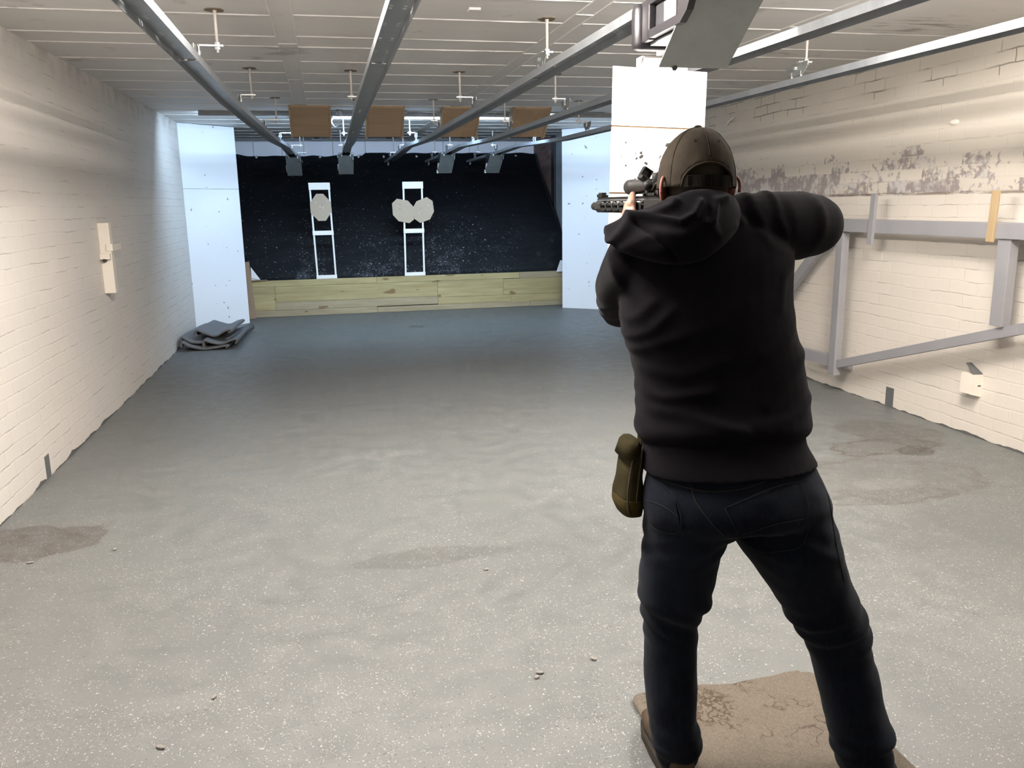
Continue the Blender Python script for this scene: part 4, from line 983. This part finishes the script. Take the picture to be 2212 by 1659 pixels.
# --- body: one continuous skin
def body():
    bm = B()
    stack(bm, TORSO, .90); stack(bm, PELVIS, .90)
    stack(bm, LLEG, .84, 2.0); stack(bm, [s for s in RLEG if s[2] > .05], .84, 2.0)
    # feet
    for fx, fy, ang in ((.825, 1.80, .12), (1.295, 1.675, .5)):
        d = V((math.sin(ang), math.cos(ang), 0))
        tube(bm, [V((fx, fy, .10))-d*.005, V((fx, fy, .06))+d*.01, V((fx, fy, .05))+d*.12, V((fx, fy, .038))+d*.19], [.040, .042, .040, .024], 14, rounded=True)
    # shoulders and arms
    tube(bm, [(.93, 1.965, 1.43), (1.03, 1.965, 1.432), (1.10, 1.975, 1.434), (1.19, 2.0, 1.434), (1.275, 2.04, 1.432)], [.075, .07, .066, .058, .050], 16, rounded=True)
    tube(bm, [(1.275, 2.04, 1.432), (1.17, 2.14, 1.418), (1.05, 2.225, 1.405), (.995, 2.25, 1.405)], [.050, .045, .034, .028], 16, rounded=True)
    tube(bm, [(.86, 1.965, 1.38), (.755, 1.975, 1.345), (.77, 2.08, 1.29), (.80, 2.19, 1.235)], [.08, .062, .055, .047], 16, rounded=True)
    tube(bm, [(.80, 2.19, 1.235), (.85, 2.31, 1.32), (.893, 2.385, 1.42), (.905, 2.415, 1.45)], [.047, .043, .031, .027], 16, rounded=True)
    # neck and head
    hx = .912
    tube(bm, [(.93, 1.945, 1.40), (.922, 1.955, 1.46), (hx, 1.975, 1.53)], [.072, .064, .062], 18)
    ring_loft(bm, [ell((hx, cy, z), (a, 0, 0), (0, b_, 0), 28, 2.15) for z, cy, a, b_ in
        ((1.432, 2.052, .022, .022), (1.440, 2.045, .040, .042), (1.460, 2.030, .056, .066), (1.485, 2.012, .065, .082), (1.51, 2.0, .071, .091), (1.54, 1.992, .0765, .098), (1.575, 1.988, .079, .101), (1.605, 1.986, .075, .096), (1.628, 1.985, .064, .082), (1.645, 1.985, .043, .055), (1.652, 1.985, .018, .022))])
    for q in (-1, 1):
        ball(bm, (hx+q*.028, 2.072, 1.556), (.024, .018, .008))         # brow
        ball(bm, (hx+q*.042, 2.052, 1.515), (.022, .022, .020))         # cheek
    tube(bm, [(hx, 2.083, 1.556), (hx, 2.098, 1.535), (hx, 2.106, 1.518)], [.007, .009, .012], 10, rounded=True)
    ball(bm, (hx, 2.094, 1.514), (.018, .012, .008)); ball(bm, (hx, 2.083, 1.490), (.024, .010, .006)); ball(bm, (hx, 2.080, 1.479), (.021, .010, .006)); ball(bm, (hx, 2.066, 1.452), (.022, .018, .016))
    # left hand, clamped round the handguard
    ball(bm, (.913, 2.450, 1.478), (.014, .044, .030), 16, 12)
    tube(bm, [(.905, 2.415, 1.452), (.911, 2.440, 1.47)], [.027, .020], 12, rounded=True)
    tube(bm, [(.910, 2.427, 1.496), (.921, 2.453, 1.512), (.934, 2.480, 1.522), (.945, 2.500, 1.525)], [.015, .0125, .0105, .009], 10, rounded=True)
    for k, (yy, ln) in enumerate(((2.427, .9), (2.447, 1.0), (2.467, 1.0), (2.486, .92))):
        tube(bm, [(.910, yy, 1.466), (.918, yy+.003, 1.449), (.936, yy+.006, 1.4435), (.936+.024*ln, yy+.008, 1.4445), (.936+.040*ln, yy+.008, 1.455), (.936+.045*ln, yy+.007, 1.468)], [.0105, .0095, .009, .0088, .0082, .0072], 10, rounded=True)
    # right hand on the pistol grip
    ball(bm, (.972, 2.245, 1.405), (.016, .034, .040), 16, 12)
    tube(bm, [(.972, 2.235, 1.440), (.962, 2.225, 1.452), (.938, 2.235, 1.452), (.926, 2.255, 1.446)], [.014, .012, .0105, .009], 10, rounded=True)
    for k, zz in enumerate((1.432, 1.413, 1.394, 1.376)):
        f = V((0, .004*k, 0))
        if k == 0: tube(bm, [(.974, 2.27, zz), (.973, 2.295, zz+.006), (.966, 2.312, zz+.008), (.956, 2.318, zz+.008)], [.0105, .0095, .009, .008], 10, rounded=True)
        else: tube(bm, [(.975, 2.262, zz), (.967, 2.285, zz), (.950, 2.290, zz), (.932, 2.280, zz), (.930, 2.262, zz)], [.0105, .0095, .009, .0088, .0075], 10, rounded=True)
    me = fuse(bm, .0045, 3)
    return obj('body', me, M['skin'], person, True)
bd = body()
# ears: red skin, outer rim and hollow
for q, ex, in ((-1, .829), (1, .999)):
    bm = B(); rot = Matrix.Rotation(q*.75, 3, 'Z') @ Matrix.Rotation(.2, 3, 'X')
    ball(bm, (ex, 1.985, 1.527), (.0095, .023, .034), 16, 12, rot); 
    tube(bm, [V((ex+q*.006, 1.97, 1.527))+rot @ V((0, .019*math.cos(a), .031*math.sin(a))) for a in [math.radians(d) for d in range(-70, 200, 18)]], .0048, 8, rounded=True)
    obj('ear', fuse(bm, .0025, 3), M['ear_skin'], person, True)
for q in (-1, 1):
    bm = B(); ball(bm, (.912+q*.028, 2.073, 1.541), .0115); obj('eye', bm, M['eye'], person, True)
# short hair at the nape
bm = B(); ring_loft(bm, [ell((.912, 1.986, z), (a, 0, 0), (0, b_, 0), 28, 2.1) for z, a, b_ in ((1.502, .069, .088), (1.52, .0745, .0955), (1.55, .079, .101), (1.59, .079, .101), (1.62, .069, .088))])
for v in list(bm.verts):
    if v.co.y > 2.02: v.co.y = 2.02
obj('hair', bm, M['hair'], person, True)
# safety glasses
bm = B()
for q in (-1, 1):
    tube(bm, [(.912+q*.083, 1.985, 1.548), (.912+q*.084, 2.03, 1.546), (.912+q*.066, 2.085, 1.544), (.912+q*.03, 2.103, 1.543), (.912, 2.106, 1.543)], .0022, 8)
g = obj('glasses', bm, M['black_plastic'], person, True)
for q in (-1, 1):
    bm = B(); obox(bm, (.912+q*.033, 2.100, 1.535), (.05, .002, .034), Matrix.Rotation(-q*.3, 3, 'Z'), .0); obj('lens', bm, M['glass'], g)

# --- cap
def cap():
    c = V((.914, 1.985, 1.543)); A, Bq, H = .0945, .115, .133
    tilt = Matrix.Rotation(-.14, 3, 'Z') @ Matrix.Rotation(-.05, 3, 'X') @ Matrix.Rotation(.02, 3, 'Y')
    bm = B(); nth, nph = 84, 26; g = []
    def P(th, ph, k=1.0):
        cp = math.cos(ph)**.92; x = A*math.cos(th)*cp; y = Bq*math.sin(th)*cp; z = H*math.sin(ph)
        # six panels: slight crease at the seams, soft crumples
        se = abs(math.sin(3*(th-PI/2)))
        k2 = 1-.018*math.exp(-(se/.12)**2)*math.cos(ph)
        k2 += .030*noise.noise(V((math.cos(th)*2.2, math.sin(th)*2.2, ph*3.2)))+.018*noise.noise(V((math.cos(th)*6, math.sin(th)*6, ph*7+3)))
        return c+tilt @ (V((x*k2*k, y*k2*k, z*k)))
    holes = set()
    for j in range(nph+1):
        ph = (-.10+(PI/2+.10-.03)*j/nph)
        g.append([bm.verts.new(P(2*PI*i/nth, ph)) for i in range(nth)])
    for j in range(nph):
        ph = -.10+(PI/2+.07)*(j+.5)/nph
        for i in range(nth):
            th = 2*PI*(i+.5)/nth; d = (th-1.5*PI)/.70; e = (ph+.10)/.40
            if d*d+e*e < 1.0: continue       # adjuster opening at the back
            bm.faces.new((g[j][i], g[j][(i+1) % nth], g[j+1][(i+1) % nth], g[j+1][i]))
    top = bm.verts.new(P(0, PI/2))
    for i in range(nth): bm.faces.new((g[-1][i], g[-1][(i+1) % nth], top))
    bmesh.ops.delete(bm, geom=[v for v in bm.verts if not v.link_faces], context='VERTS')
    bmesh.ops.recalc_face_normals(bm, faces=bm.faces)
    bmesh.ops.solidify(bm, geom=bm.faces[:], thickness=.003)
    cp = obj('cap', bm, M['cap'], person, True)
    # trim round the opening
    bm = B(); tube(bm, [P(1.5*PI+.70*math.cos(a), -.10+.40*math.sin(a), 1.006) for a in [PI*k/20 for k in range(21)]], .0032, 8); obj('opening_binding', bm, M['cap'], cp, True)
    bm = B(); r0 = []; 
    rings = [[P(1.5*PI-.74+1.48*k/20, ph, kk) for ph, kk in ((-.12, .995), (.085, .995), (.085, 1.015), (-.12, 1.015))] for k in range(21)]
    ring_loft(bm, rings); obj('strap', bm, M['cap_dark'], cp, False)
    bm = B(); obox(bm, P(1.5*PI-.50, -.01, 1.022), (.012, .004, .024), Matrix.Rotation(-.3, 3, 'Z'), .002); obj('buckle', bm, M['cap_dark'], cp)
    bm = B(); ball(bm, P(0, PI/2, 1.0)+V((0, 0, .002)), (.010, .010, .005)); obj('button', bm, M['cap'], cp, True)
    for k in range(6):
        th = 1.5*PI+k*PI/3; lo_ = .42 if k == 0 else -.08
        bm = B(); tube(bm, [P(th, lo_+(PI/2-.03-lo_)*j/24, 1.004) for j in range(25)], .0013, 6); obj('seam', bm, M['cap'], cp, True)
    for th in (1.5*PI-.42, 1.5*PI+.42):
        bm = B(); q = P(th, .78, 1.0); n = (q-c).normalized(); cyl(bm, q-n*.004, q+n*.0006, .0036, 10); obj('eyelet', bm, M['cap_dark'], cp)
    # peak
    bm = B(); rows = []
    for u in [k/12 for k in range(13)]:
        row = []
        for s in [k/16 for k in range(17)]:
            a = (s-.5)*1.9; base = c+tilt @ V((A*math.sin(a)*.98, Bq*math.cos(a)*.98, .012))
            out = tilt @ V((math.sin(a)*.012, .072*math.cos(a)**.7, 0))
            row.append(bm.verts.new(base+out*u+V((0, 0, -.012*u*u-.012*(math.sin(a)**2)*u))))
        rows.append(row)
    for j in range(12):
        for i in range(16): bm.faces.new((rows[j][i], rows[j][i+1], rows[j+1][i+1], rows[j+1][i]))
    bmesh.ops.recalc_face_normals(bm, faces=bm.faces); bmesh.ops.solidify(bm, geom=bm.faces[:], thickness=.003)
    obj('peak', bm, M['cap'], cp, True)
cap()

# --- hoodie
def crease(p, pts, wd):
    """closeness (1..0) of p to a fold line given in x, z"""
    best = 9.0
    for (ax, az), (bx, bz) in zip(pts, pts[1:]):
        dx, dz = bx-ax, bz-az; t = ((p.x-ax)*dx+(p.z-az)*dz)/(dx*dx+dz*dz); t = min(1, max(0, t))
        best = min(best, math.hypot(p.x-ax-dx*t, p.z-az-dz*t))
    return math.exp(-(best/wd)**2) if best < wd*3 else 0.0
FOLDS = [([(.985, 1.448), (.965, 1.481), (.982, 1.508)], .010, .006), ([(1.046, 1.424), (1.025, 1.475), (1.031, 1.519)], .013, .006), ([(1.114, 1.399), (1.088, 1.456), (1.093, 1.515)], .012, .005),
         ([(1.03, 1.42), (1.06, 1.39), (1.11, 1.37)], .012, .004), ([(1.215, 1.345), (1.24, 1.418), (1.232, 1.488), (1.215, 1.517)], .02, .003),
         ([(.713, 1.151), (.804, 1.19), (.896, 1.218)], .014, .006), ([(.68, 1.072), (.76, 1.045), (.864, 1.06)], .014, .007), ([(.685, 1.022), (.787, 1.010), (.928, .971)], .014, .007),
         ([(1.15, 1.13), (1.059, 1.064), (1.0, 1.022)], .015, .007), ([(1.16, 1.02), (1.058, .985), (.961, .985)], .014, .006), ([(1.14, 1.36), (1.086, 1.313), (1.065, 1.246)], .016, .006),
         ([(.675, 1.21), (.718, 1.232), (.748, 1.266)], .012, .007), ([(.70, 1.18), (.74, 1.20), (.79, 1.25)], .012, .006), ([(.72, 1.11), (.80, 1.10), (.90, 1.13)], .016, .005), ([(1.14, 1.22), (1.07, 1.16), (1.0, 1.14)], .016, .005)]
def fold_disp(p, n):
    d = .005*noise.noise(p*4+V((3, 1, 7)))+.001*noise.noise(p*12)
    if n.y < .5:
        for pts, wd, amp in FOLDS:
            c = crease(p, pts, wd)
            if c: d += amp*c*(.7+.6*noise.noise(p*9))
    # rolls where the body of the hoodie gathers above the hem
    d += .007*math.exp(-((p.z-.955-.012*math.sin(p.x*9))/.022)**2)
    return d
def hoodie():
    bm = B()
    stack(bm, TORSO)
    ring_loft(bm, [ell((.925, 1.958, 1.42), (.17, 0, 0), (0, .10, 0), 32), ell((.925, 1.955, 1.45), (.135, 0, 0), (0, .090, 0), 32), ell((.92, 1.955, 1.475), (.098, 0, 0), (0, .08, 0), 32), ell((.918, 1.96, 1.495), (.080, 0, 0), (0, .074, 0), 32)])
    tube(bm, [(.95, 1.965, 1.42), (1.04, 1.962, 1.428), (1.12, 1.975, 1.430), (1.21, 2.005, 1.432), (1.275, 2.035, 1.430)], [.085, .088, .089, .088, .083], 22, rounded=True)
    tube(bm, [(1.275, 2.035, 1.430), (1.18, 2.13, 1.415), (1.08, 2.205, 1.402), (1.01, 2.245, 1.402)], [.082, .068, .052, .042], 20, rounded=True)
    tube(bm, [(.86, 1.955, 1.37), (.742, 1.975, 1.335), (.765, 2.08, 1.285), (.80, 2.19, 1.228)], [.09, .085, .079, .070], 22, rounded=True)
    tube(bm, [(.80, 2.19, 1.228), (.845, 2.30, 1.31), (.885, 2.365, 1.405), (.897, 2.39, 1.43)], [.070, .060, .045, .040], 20, rounded=True)
    # open the neck and the cuffs afterwards is not needed: head and hands pass through
    me = fuse(bm, .0065, 7, fold_disp)
    h = obj('hoodie', me, M['hoodie'], person, True)
    bm = B(); stack(bm, HEM, 1.0, 2.25, 44); 
    me = fuse(bm, .006, 4)
    obj('hem_band', me, M['hoodie_rib'], h, True)
    for pts, r in (([(.893, 2.38, 1.42), (.903, 2.407, 1.447)], [.038, .033]), ([(1.015, 2.242, 1.402), (.993, 2.252, 1.404)], [.040, .036])):
        bm = B(); tube(bm, pts, r, 24); obj('cuff', bm, M['hoodie_rib'], h, True)
    # hood lying on the back, its tip pulled out over the left shoulder
    top = catmull([(1.012, 1.935, 1.478), (.972, 1.895, 1.511), (.918, 1.874, 1.527), (.850, 1.872, 1.527), (.795, 1.885, 1.505), (.738, 1.910, 1.475), (.690, 1.935, 1.456), (.662, 1.955, 1.443)], 6)
    bot = catmull([(1.005, 1.915, 1.462), (.970, 1.875, 1.432), (.918, 1.850, 1.392), (.860, 1.838, 1.360), (.800, 1.838, 1.355), (.740, 1.850, 1.366), (.690, 1.890, 1.385), (.668, 1.945, 1.418)], 6)
    dep = catmull([(.010, 0, 0), (.020, 0, 0), (.036, 0, 0), (.050, 0, 0), (.055, 0, 0), (.050, 0, 0), (.038, 0, 0), (.016, 0, 0)], 6)
    bm = B(); rings = []
    for a, b_, dd in zip(top, bot, dep):
        c = (a+b_)/2; up = (a-b_)/2; h_ = up.length; out = V((0, -1, 0)); ring = []
        for k in range(40):
            t = 2*PI*k/40; ct, st = math.cos(t), math.sin(t)
            # fuller towards the lower edge, pinched at the neck edge
            full = dd.x*(1.0-.45*max(0, ct))
            ring.append(c+up*math.copysign(abs(ct)**.85, ct)+out*full*math.copysign(abs(st)**.9, st))
        rings.append(ring)
    ring_loft(bm, rings)
    HL = [([(.657, 1.408), (.673, 1.413), (.715, 1.462), (.755, 1.47), (.797, 1.489), (.807, 1.501)], .0085, .010), ([(.715, 1.462), (.775, 1.459), (.802, 1.452), (.835, 1.468), (.86, 1.497)], .008, .009),
          ([(.881, 1.454), (.899, 1.499), (.935, 1.507)], .009, .008), ([(.72, 1.449), (.757, 1.405), (.791, 1.365)], .007, -.010), ([(.86, 1.45), (.90, 1.42), (.95, 1.44)], .012, .005), ([(.69, 1.40), (.75, 1.43), (.80, 1.42)], .012, .004)]
    def hd(p, n):
        d = .004*noise.noise(p*9)
        for pts, wd, amp in HL: d += amp*crease(p, pts, wd)
        return d
    obj('hood', fuse(bm, .0045, 3, hd), M['hoodie'], h, True)
    # seam of the hood: raised cord
    return h
hoodie()

# --- jeans
def jean_disp(p, n):
    q = noise.noise(p*6)
    left = p.x < 1.0
    d = .004*noise.noise(p*8)+.002*noise.noise(p*20)
    kz = .47 if left else .43
    kx = .815 if left else 1.21
    w = math.exp(-((p.z-kz)/.065)**2)*(1 if abs(p.x-kx) < .2 else 0)
    d += .0038*w*math.sin(p.z*105+(p.x-kx)*(50 if left else -40)+q*2.5)
    w = math.exp(-((p.z-.10)/.06)**2)
    d += .0025*w*math.sin(p.z*130+q*2.5)
    w = math.exp(-((p.z-.68)/.06)**2)
    d += .0018*w*math.sin((p.z+abs(p.x-.95)*.5)*110+q*2)
    return d
def jeans():
    bm = B(); stack(bm, PELVIS, 1.0, 2.2)
    stack(bm, LLEG, 1.0, 2.0); stack(bm, RLEG, 1.0, 2.0)
    for s in (-1, 1): ball(bm, (.958+s*.098, 1.735, .772), (.105, .080, .085), 20, 14)     # seat
    me = fuse(bm, .0065, 6, jean_disp)
    tree = bvh_of(me)
    j = obj('jeans', me, M['jeans'], person, True)
    def onback(x, z, off=.0):
        o = V((x*.2, .3, z+.43)); d = (V((x, 1.635, z))-o).normalized()
        h = tree.ray_cast(o, d)
        return (h[0]+h[1]*off) if h[0] is not None else None
    def seam(name, pts, r=.0013, off=.0006, mt='stitch'):
        c = [onback(p.x, p.z, off) for p in catmull([(a, 0, b) for a, b in pts], 8)]
        c = [q for q in c if q is not None]
        if len(c) > 3:
            bm = B(); tube(bm, c, r, 6); obj(name, bm, M[mt], j, True)
    def patch(name, outline, off=.0035):
        # project a filled grid of the outline on to the cloth
        xs = [p[0] for p in outline]; zs = [p[1] for p in outline]
        bm = B(); n = 16; top = [outline[0], outline[1]]; bot = [outline[3], outline[2]]
        g = []
        for a in range(n+1):
            row = []
            for b_ in range(n+1):
                u, v = a/n, b_/n
                p0 = V((*top[0], 0)).lerp(V((*top[1], 0)), u); p1 = V((*bot[0], 0)).lerp(V((*bot[1], 0)), u)
                p = p0.lerp(p1, v)
                p.y += -(.022*v**2)*(1-abs(2*u-1))      # pointed lower edge
                q = onback(p.x, p.y, off); row.append(bm.verts.new(q) if q is not None else None)
            g.append(row)
        for a in range(n):
            for b_ in range(n):
                f = (g[a][b_], g[a+1][b_], g[a+1][b_+1], g[a][b_+1])
                if all(f): bm.faces.new(f)
        bmesh.ops.delete(bm, geom=[v for v in bm.verts if not v.link_faces], context='VERTS')
        pk = obj(name, bm, M['jeans'], j, True)
        return pk
    # outlines in x, z on the seat
    PK1 = [(.662, .917), (.725, .852), (.742, .778), (.664, .803)]
    PK2 = [(.845, .818), (1.026, .860), (1.052, .722), (.912, .712)]
    patch('back_pocket', PK1); patch('back_pocket', PK2)
    for PK in (PK1, PK2):
        mid = ((PK[2][0]+PK[3][0])/2, (PK[2][1]+PK[3][1])/2-.022)
        seam('pocket_stitching', [PK[0], PK[1], PK[2], mid, PK[3], PK[0]], .0008, .0040)
        a = V((PK[0][0], PK[0][1], 0)).lerp(V((PK[3][0], PK[3][1], 0)), .62); b_ = V((PK[1][0], PK[1][1], 0)).lerp(V((PK[2][0], PK[2][1], 0)), .62)
        seam('pocket_stitching', [(a.x, a.y), ((a.x+b_.x)/2, (a.y+b_.y)/2+.006), (b_.x, b_.y)], .0008, .0040)
    seam('centre_seam', [(.758, .905), (.769, .855), (.787, .821), (.822, .778), (.846, .754)], .0016)
    seam('yoke_seam', [(.662, .930), (.691, .900), (.768, .869), (.836, .858), (.926, .868), (1.035, .910)], .0016)
    for x, zt_ in ((.757, .925), (1.045, .945)):
        c = [onback(x, zt_-q, .004) for q in (0, .015, .03, .045)]
        if all(q is not None for q in c):
            bm = B(); tube(bm, c, .0055, 8, True, .4); obj('belt_loop', bm, M['jeans'], j, True)
    seam('outer_seam', [(1.080, .90), (1.112, .80), (1.135, .70), (1.165, .60)], .0012)
    return j
jeans()
# --- shoes
for k, (fx, fy, ang) in enumerate(((.822, 1.795, .12), (1.300, 1.668, .5))):
    d = V((math.sin(ang), math.cos(ang), 0)); r = V((d.y, -d.x, 0)); z0 = .017
    bm = B(); c = V((fx, fy, 0)); rings = []
    for s, hw, hz in ((-.060, .020, .055), (-.052, .030, .075), (-.03, .036, .088), (.03, .039, .085), (.10, .047, .070), (.17, .050, .055), (.215, .042, .045), (.238, .022, .032)):
        rings.append(ell(c+d*s+V((0, 0, z0+.018+hz/2)), r*hw, V((0, 0, hz/2)), 18, 2.6))
    ring_loft(bm, rings); sh = obj('shoe', bm, M['shoe'], person, True)
    bm = B(); out = []
    for s, hw in ((-.065, .018), (-.055, .032), (-.03, .038), (.03, .041), (.10, .050), (.17, .053), (.22, .042), (.246, .02)): out.append((s, hw))
    poly = [c+d*s+r*hw for s, hw in out]+[c+d*s-r*hw for s, hw in reversed(out)]
    prism(bm, [p+V((0, 0, z0)) for p in poly], (0, 0, 0), (0, 0, .022)); obj('sole', bm, M['sole'], sh)

# --- pouch on the left hip
def pouch():
    t = thing('belt_pouch', 'olive canvas pouch hanging at the shooter\'s left hip', 'pouch', (.70, 1.86, .83))
    bm = B()
    secs = [(.714, 1.868, .925, .012, .040), (.711, 1.868, .905, .018, .046), (.706, 1.866, .86, .024, .052), (.701, 1.864, .80, .029, .056), (.699, 1.863, .768, .029, .056), (.703, 1.862, .748, .022, .048)]
    stack(bm, secs, 1.0, 3.0, 32)
    me = fuse(bm, .004, 2, lambda p, n: .004*noise.noise(p*22)); obj('bag', me, M['pouch'], t, True)
    bm = B(); tube(bm, catmull([(.706, 1.826, .925), (.692, 1.818, .88), (.680, 1.808, .82), (.679, 1.806, .775), (.688, 1.812, .752)], 6), .0022, 8); obj('binding', bm, M['pouch_edge'], t, True)
    bm = B(); tube(bm, catmull([(.722, 1.826, .92), (.712, 1.816, .87), (.703, 1.808, .81), (.700, 1.807, .768)], 6), .0022, 8); obj('binding', bm, M['pouch_edge'], t, True)
    bm = B(); ring_loft(bm, [ell((.706, 1.868, .934), (.012, 0, 0), (0, .036, 0), 24, 3), ell((.704, 1.868, .925), (.019, 0, 0), (0, .044, 0), 24, 3), ell((.698, 1.867, .892), (.023, 0, 0), (0, .051, 0), 24, 3)]); obj('flap', bm, M['pouch'], t, True)
    bm = B(); stack(bm, [(.700, 1.8635, .790, .031, .058), (.699, 1.863, .770, .031, .058), (.702, 1.862, .746, .0245, .050)], 1.0, 3.0, 32); obj('base_panel', bm, M['pouch_base'], t, True)
    bm = B(); beam(bm, (.728, 1.87, .86), (.735, 1.87, .955), .03, .006, (1, 0, 0)); obj('belt_strap', bm, M['pouch'], t)
pouch()

# ------------------------------------------------------------------ rifle
def rifle():
    X, Z = .950, 1.487
    t = thing('rifle', 'black scoped rifle held level at the shooter\'s left cheek', 'rifle', (X, 2.4, Z))
    bm = B(); cyl(bm, (X, 2.45, Z), (X, 2.885, Z), .009, 14); obj('barrel', bm, M['gun'], t, True)
    bm = B(); tube(bm, [(X, 2.86, Z), (X, 2.868, Z), (X, 2.905, Z), (X, 2.912, Z)], [.011, .0135, .0135, .011], 16)
    obj('muzzle_brake', bm, M['gun'], t, True)
    for k in range(3):
        bm = B(); box(bm, (X-.006, 2.874+k*.011, Z+.008), (X+.006, 2.879+k*.011, Z+.0142)); obj('muzzle_slot', bm, M['gun_mid'], t)
    # octagonal handguard built as panels with real slots
    y0, y1 = 2.40, 2.845
    bm = B(); R = .0225
    def hp(a, y): return V((X+R*math.cos(a), y, Z+R*math.sin(a)))
    ang = [math.radians(22.5+45*k) for k in range(8)]
    for k in range(8):
        a, b = ang[k], ang[(k+1) % 8]
        A0, B0 = hp(a, 0), hp(b, 0)
        u = (B0-A0)
        slot = k in (0, 3, 7, 2, 4) and k != 1
        ys = [y0]; 
        q = y0+.02
        while q+.055 < y1-.01: ys += [q, q+.045]; q += .062
        ys.append(y1)
        for s in range(len(ys)-1):
            ya, yb = ys[s], ys[s+1]; is_slot = slot and s % 2 == 1
            if not is_slot:
                f = [(0, ya), (1, ya), (1, yb), (0, yb)]
                bm.faces.new([bm.verts.new(V((A0.x, yy, A0.z))+V((u.x, 0, u.z))*tt) for tt, yy in f])
            else:
                for t0, t1 in ((0, .27), (.73, 1)):
                    f = [(t0, ya), (t1, ya), (t1, yb), (t0, yb)]
                    bm.faces.new([bm.verts.new(V((A0.x, yy, A0.z))+V((u.x, 0, u.z))*tt) for tt, yy in f])
    bmesh.ops.remove_doubles(bm, verts=bm.verts[:], dist=1e-5); bmesh.ops.recalc_face_normals(bm, faces=bm.faces)
    bmesh.ops.solidify(bm, geom=bm.faces[:], thickness=.0025)
    hg = obj('handguard', bm, M['gun_mid'], t)
    bm = B(); box(bm, (X-.0095, 2.14, Z+.0215), (X+.0095, y1, Z+.0265))
    y = 2.15
    while y < y1-.006: box(bm, (X-.0105, y, Z+.0265), (X+.0105, y+.0052, Z+.030)); y += .01
    obj('top_rail', bm, M['gun'], t)
    # folded front sight
    bm = B(); box(bm, (X-.012, 2.79, Z+.030), (X+.012, 2.842, Z+.038), .002); box(bm, (X-.009, 2.80, Z+.038), (X+.009, 2.835, Z+.046), .002); cyl(bm, (X-.014, 2.832, Z+.036), (X+.014, 2.832, Z+.036), .005, 10); obj('front_sight', bm, M['gun'], t)
    # receiver, magazine, grip, stock
    bm = B(); box(bm, (X-.0135, 2.205, Z-.014), (X+.0135, 2.40, Z+.0215), .004); box(bm, (X-.0115, 2.20, Z-.050), (X+.0115, 2.395, Z-.012), .004); obj('receiver', bm, M['gun'], t)
    bm = B(); prism(bm, [(X-.011, 2.325, Z-.045), (X-.011, 2.388, Z-.045), (X-.011, 2.412, Z-.16), (X-.011, 2.352, Z-.175)], (0, 0, 0), (.022, 0, 0)); obj('magazine', bm, M['gun'], t)
    bm = B(); tube(bm, [(X, 2.245, Z-.05), (X, 2.222, Z-.105), (X, 2.210, Z-.135)], [.0165, .0155, .016], 14, True, 1.4, up=(1, 0, 0)); obj('pistol_grip', bm, M['gun'], t, True)
    bm = B(); tube(bm, [(X, 2.27, Z-.052), (X, 2.30, Z-.075), (X, 2.325, Z-.055)], .003, 8); obj('trigger_guard', bm, M['gun'], t, True)
    bm = B(); cyl(bm, (X, 2.05, Z-.003), (X, 2.205, Z-.003), .0145, 14); obj('buffer_tube', bm, M['gun'], t, True)
    bm = B(); prism(bm, [(X-.016, 2.035, Z+.015), (X-.016, 2.15, Z+.013), (X-.016, 2.15, Z-.022), (X-.016, 2.06, Z-.085), (X-.016, 2.035, Z-.088)], (0, 0, 0), (.032, 0, 0)); obj('stock', bm, M['gun'], t)
    # scope
    S = Z+.0585
    bm = B(); tube(bm, [(X, 2.205, S), (X, 2.21, S), (X, 2.255, S), (X, 2.275, S), (X, 2.38, S), (X, 2.405, S), (X, 2.425, S), (X, 2.505, S), (X, 2.507, S), (X, 2.545, S)],
                    [.019, .0215, .0215, .0155, .0155, .0175, .0215, .0225, .0235, .0235], 28); sc_ = obj('scope', bm, M['gun_mid'], t, True)
    for y in (2.203, 2.546):
        bm = B(); cyl(bm, (X, y, S), (X, y+.001, S), .0185, 24); obj('lens', bm, M['glass'], sc_, True)
    bm = B(); cyl(bm, (X, 2.335, S+.014), (X, 2.335, S+.036), .012, 18); cyl(bm, (X-.036, 2.335, S), (X-.014, 2.335, S), .012, 18); cyl(bm, (X+.014, 2.335, S), (X+.034, 2.335, S), .012, 18); obj('turret', bm, M['gun'], sc_, True)
    bm = B()
    for y in (2.295, 2.375):
        cyl(bm, (X, y-.009, S), (X, y+.009, S), .0205, 24); box(bm, (X-.015, y-.009, Z+.030), (X+.015, y+.009, S-.008), .002)
    box(bm, (X-.013, 2.285, Z+.029), (X+.013, 2.39, Z+.038), .002); obj('scope_mount', bm, M['gun'], t, True)
    for y in (2.295, 2.375):
        bm = B(); cyl(bm, (X-.024, y, Z+.034), (X-.014, y, Z+.034), .005, 8); obj('mount_nut', bm, M['gun_mid'], t)
    # small reflex sight canted on the front ring
    rot = Matrix.Rotation(.55, 3, 'Y')
    c = V((X-.012, 2.40, S+.021))
    bm = B(); obox(bm, c, (.030, .040, .012), rot, .002); obox(bm, c+rot @ V((-.013, .010, .018)), (.004, .022, .028), rot); obox(bm, c+rot @ V((.013, .010, .018)), (.004, .022, .028), rot); obox(bm, c+rot @ V((0, .010, .032)), (.030, .022, .004), rot, .001); rs = obj('reflex_sight', bm, M['gun'], t)
    bm = B(); obox(bm, c+rot @ V((0, .014, .018)), (.022, .002, .024), rot); obj('lens', bm, M['glass'], rs)
    # raised eyepiece cover
    bm = B(); tube(bm, [(X-.010, 2.262, S+.012), (X-.010, 2.270, S+.012)], [.0275, .0275], 28); obj('eyepiece_cover', bm, M['gun'], t, True)
rifle()
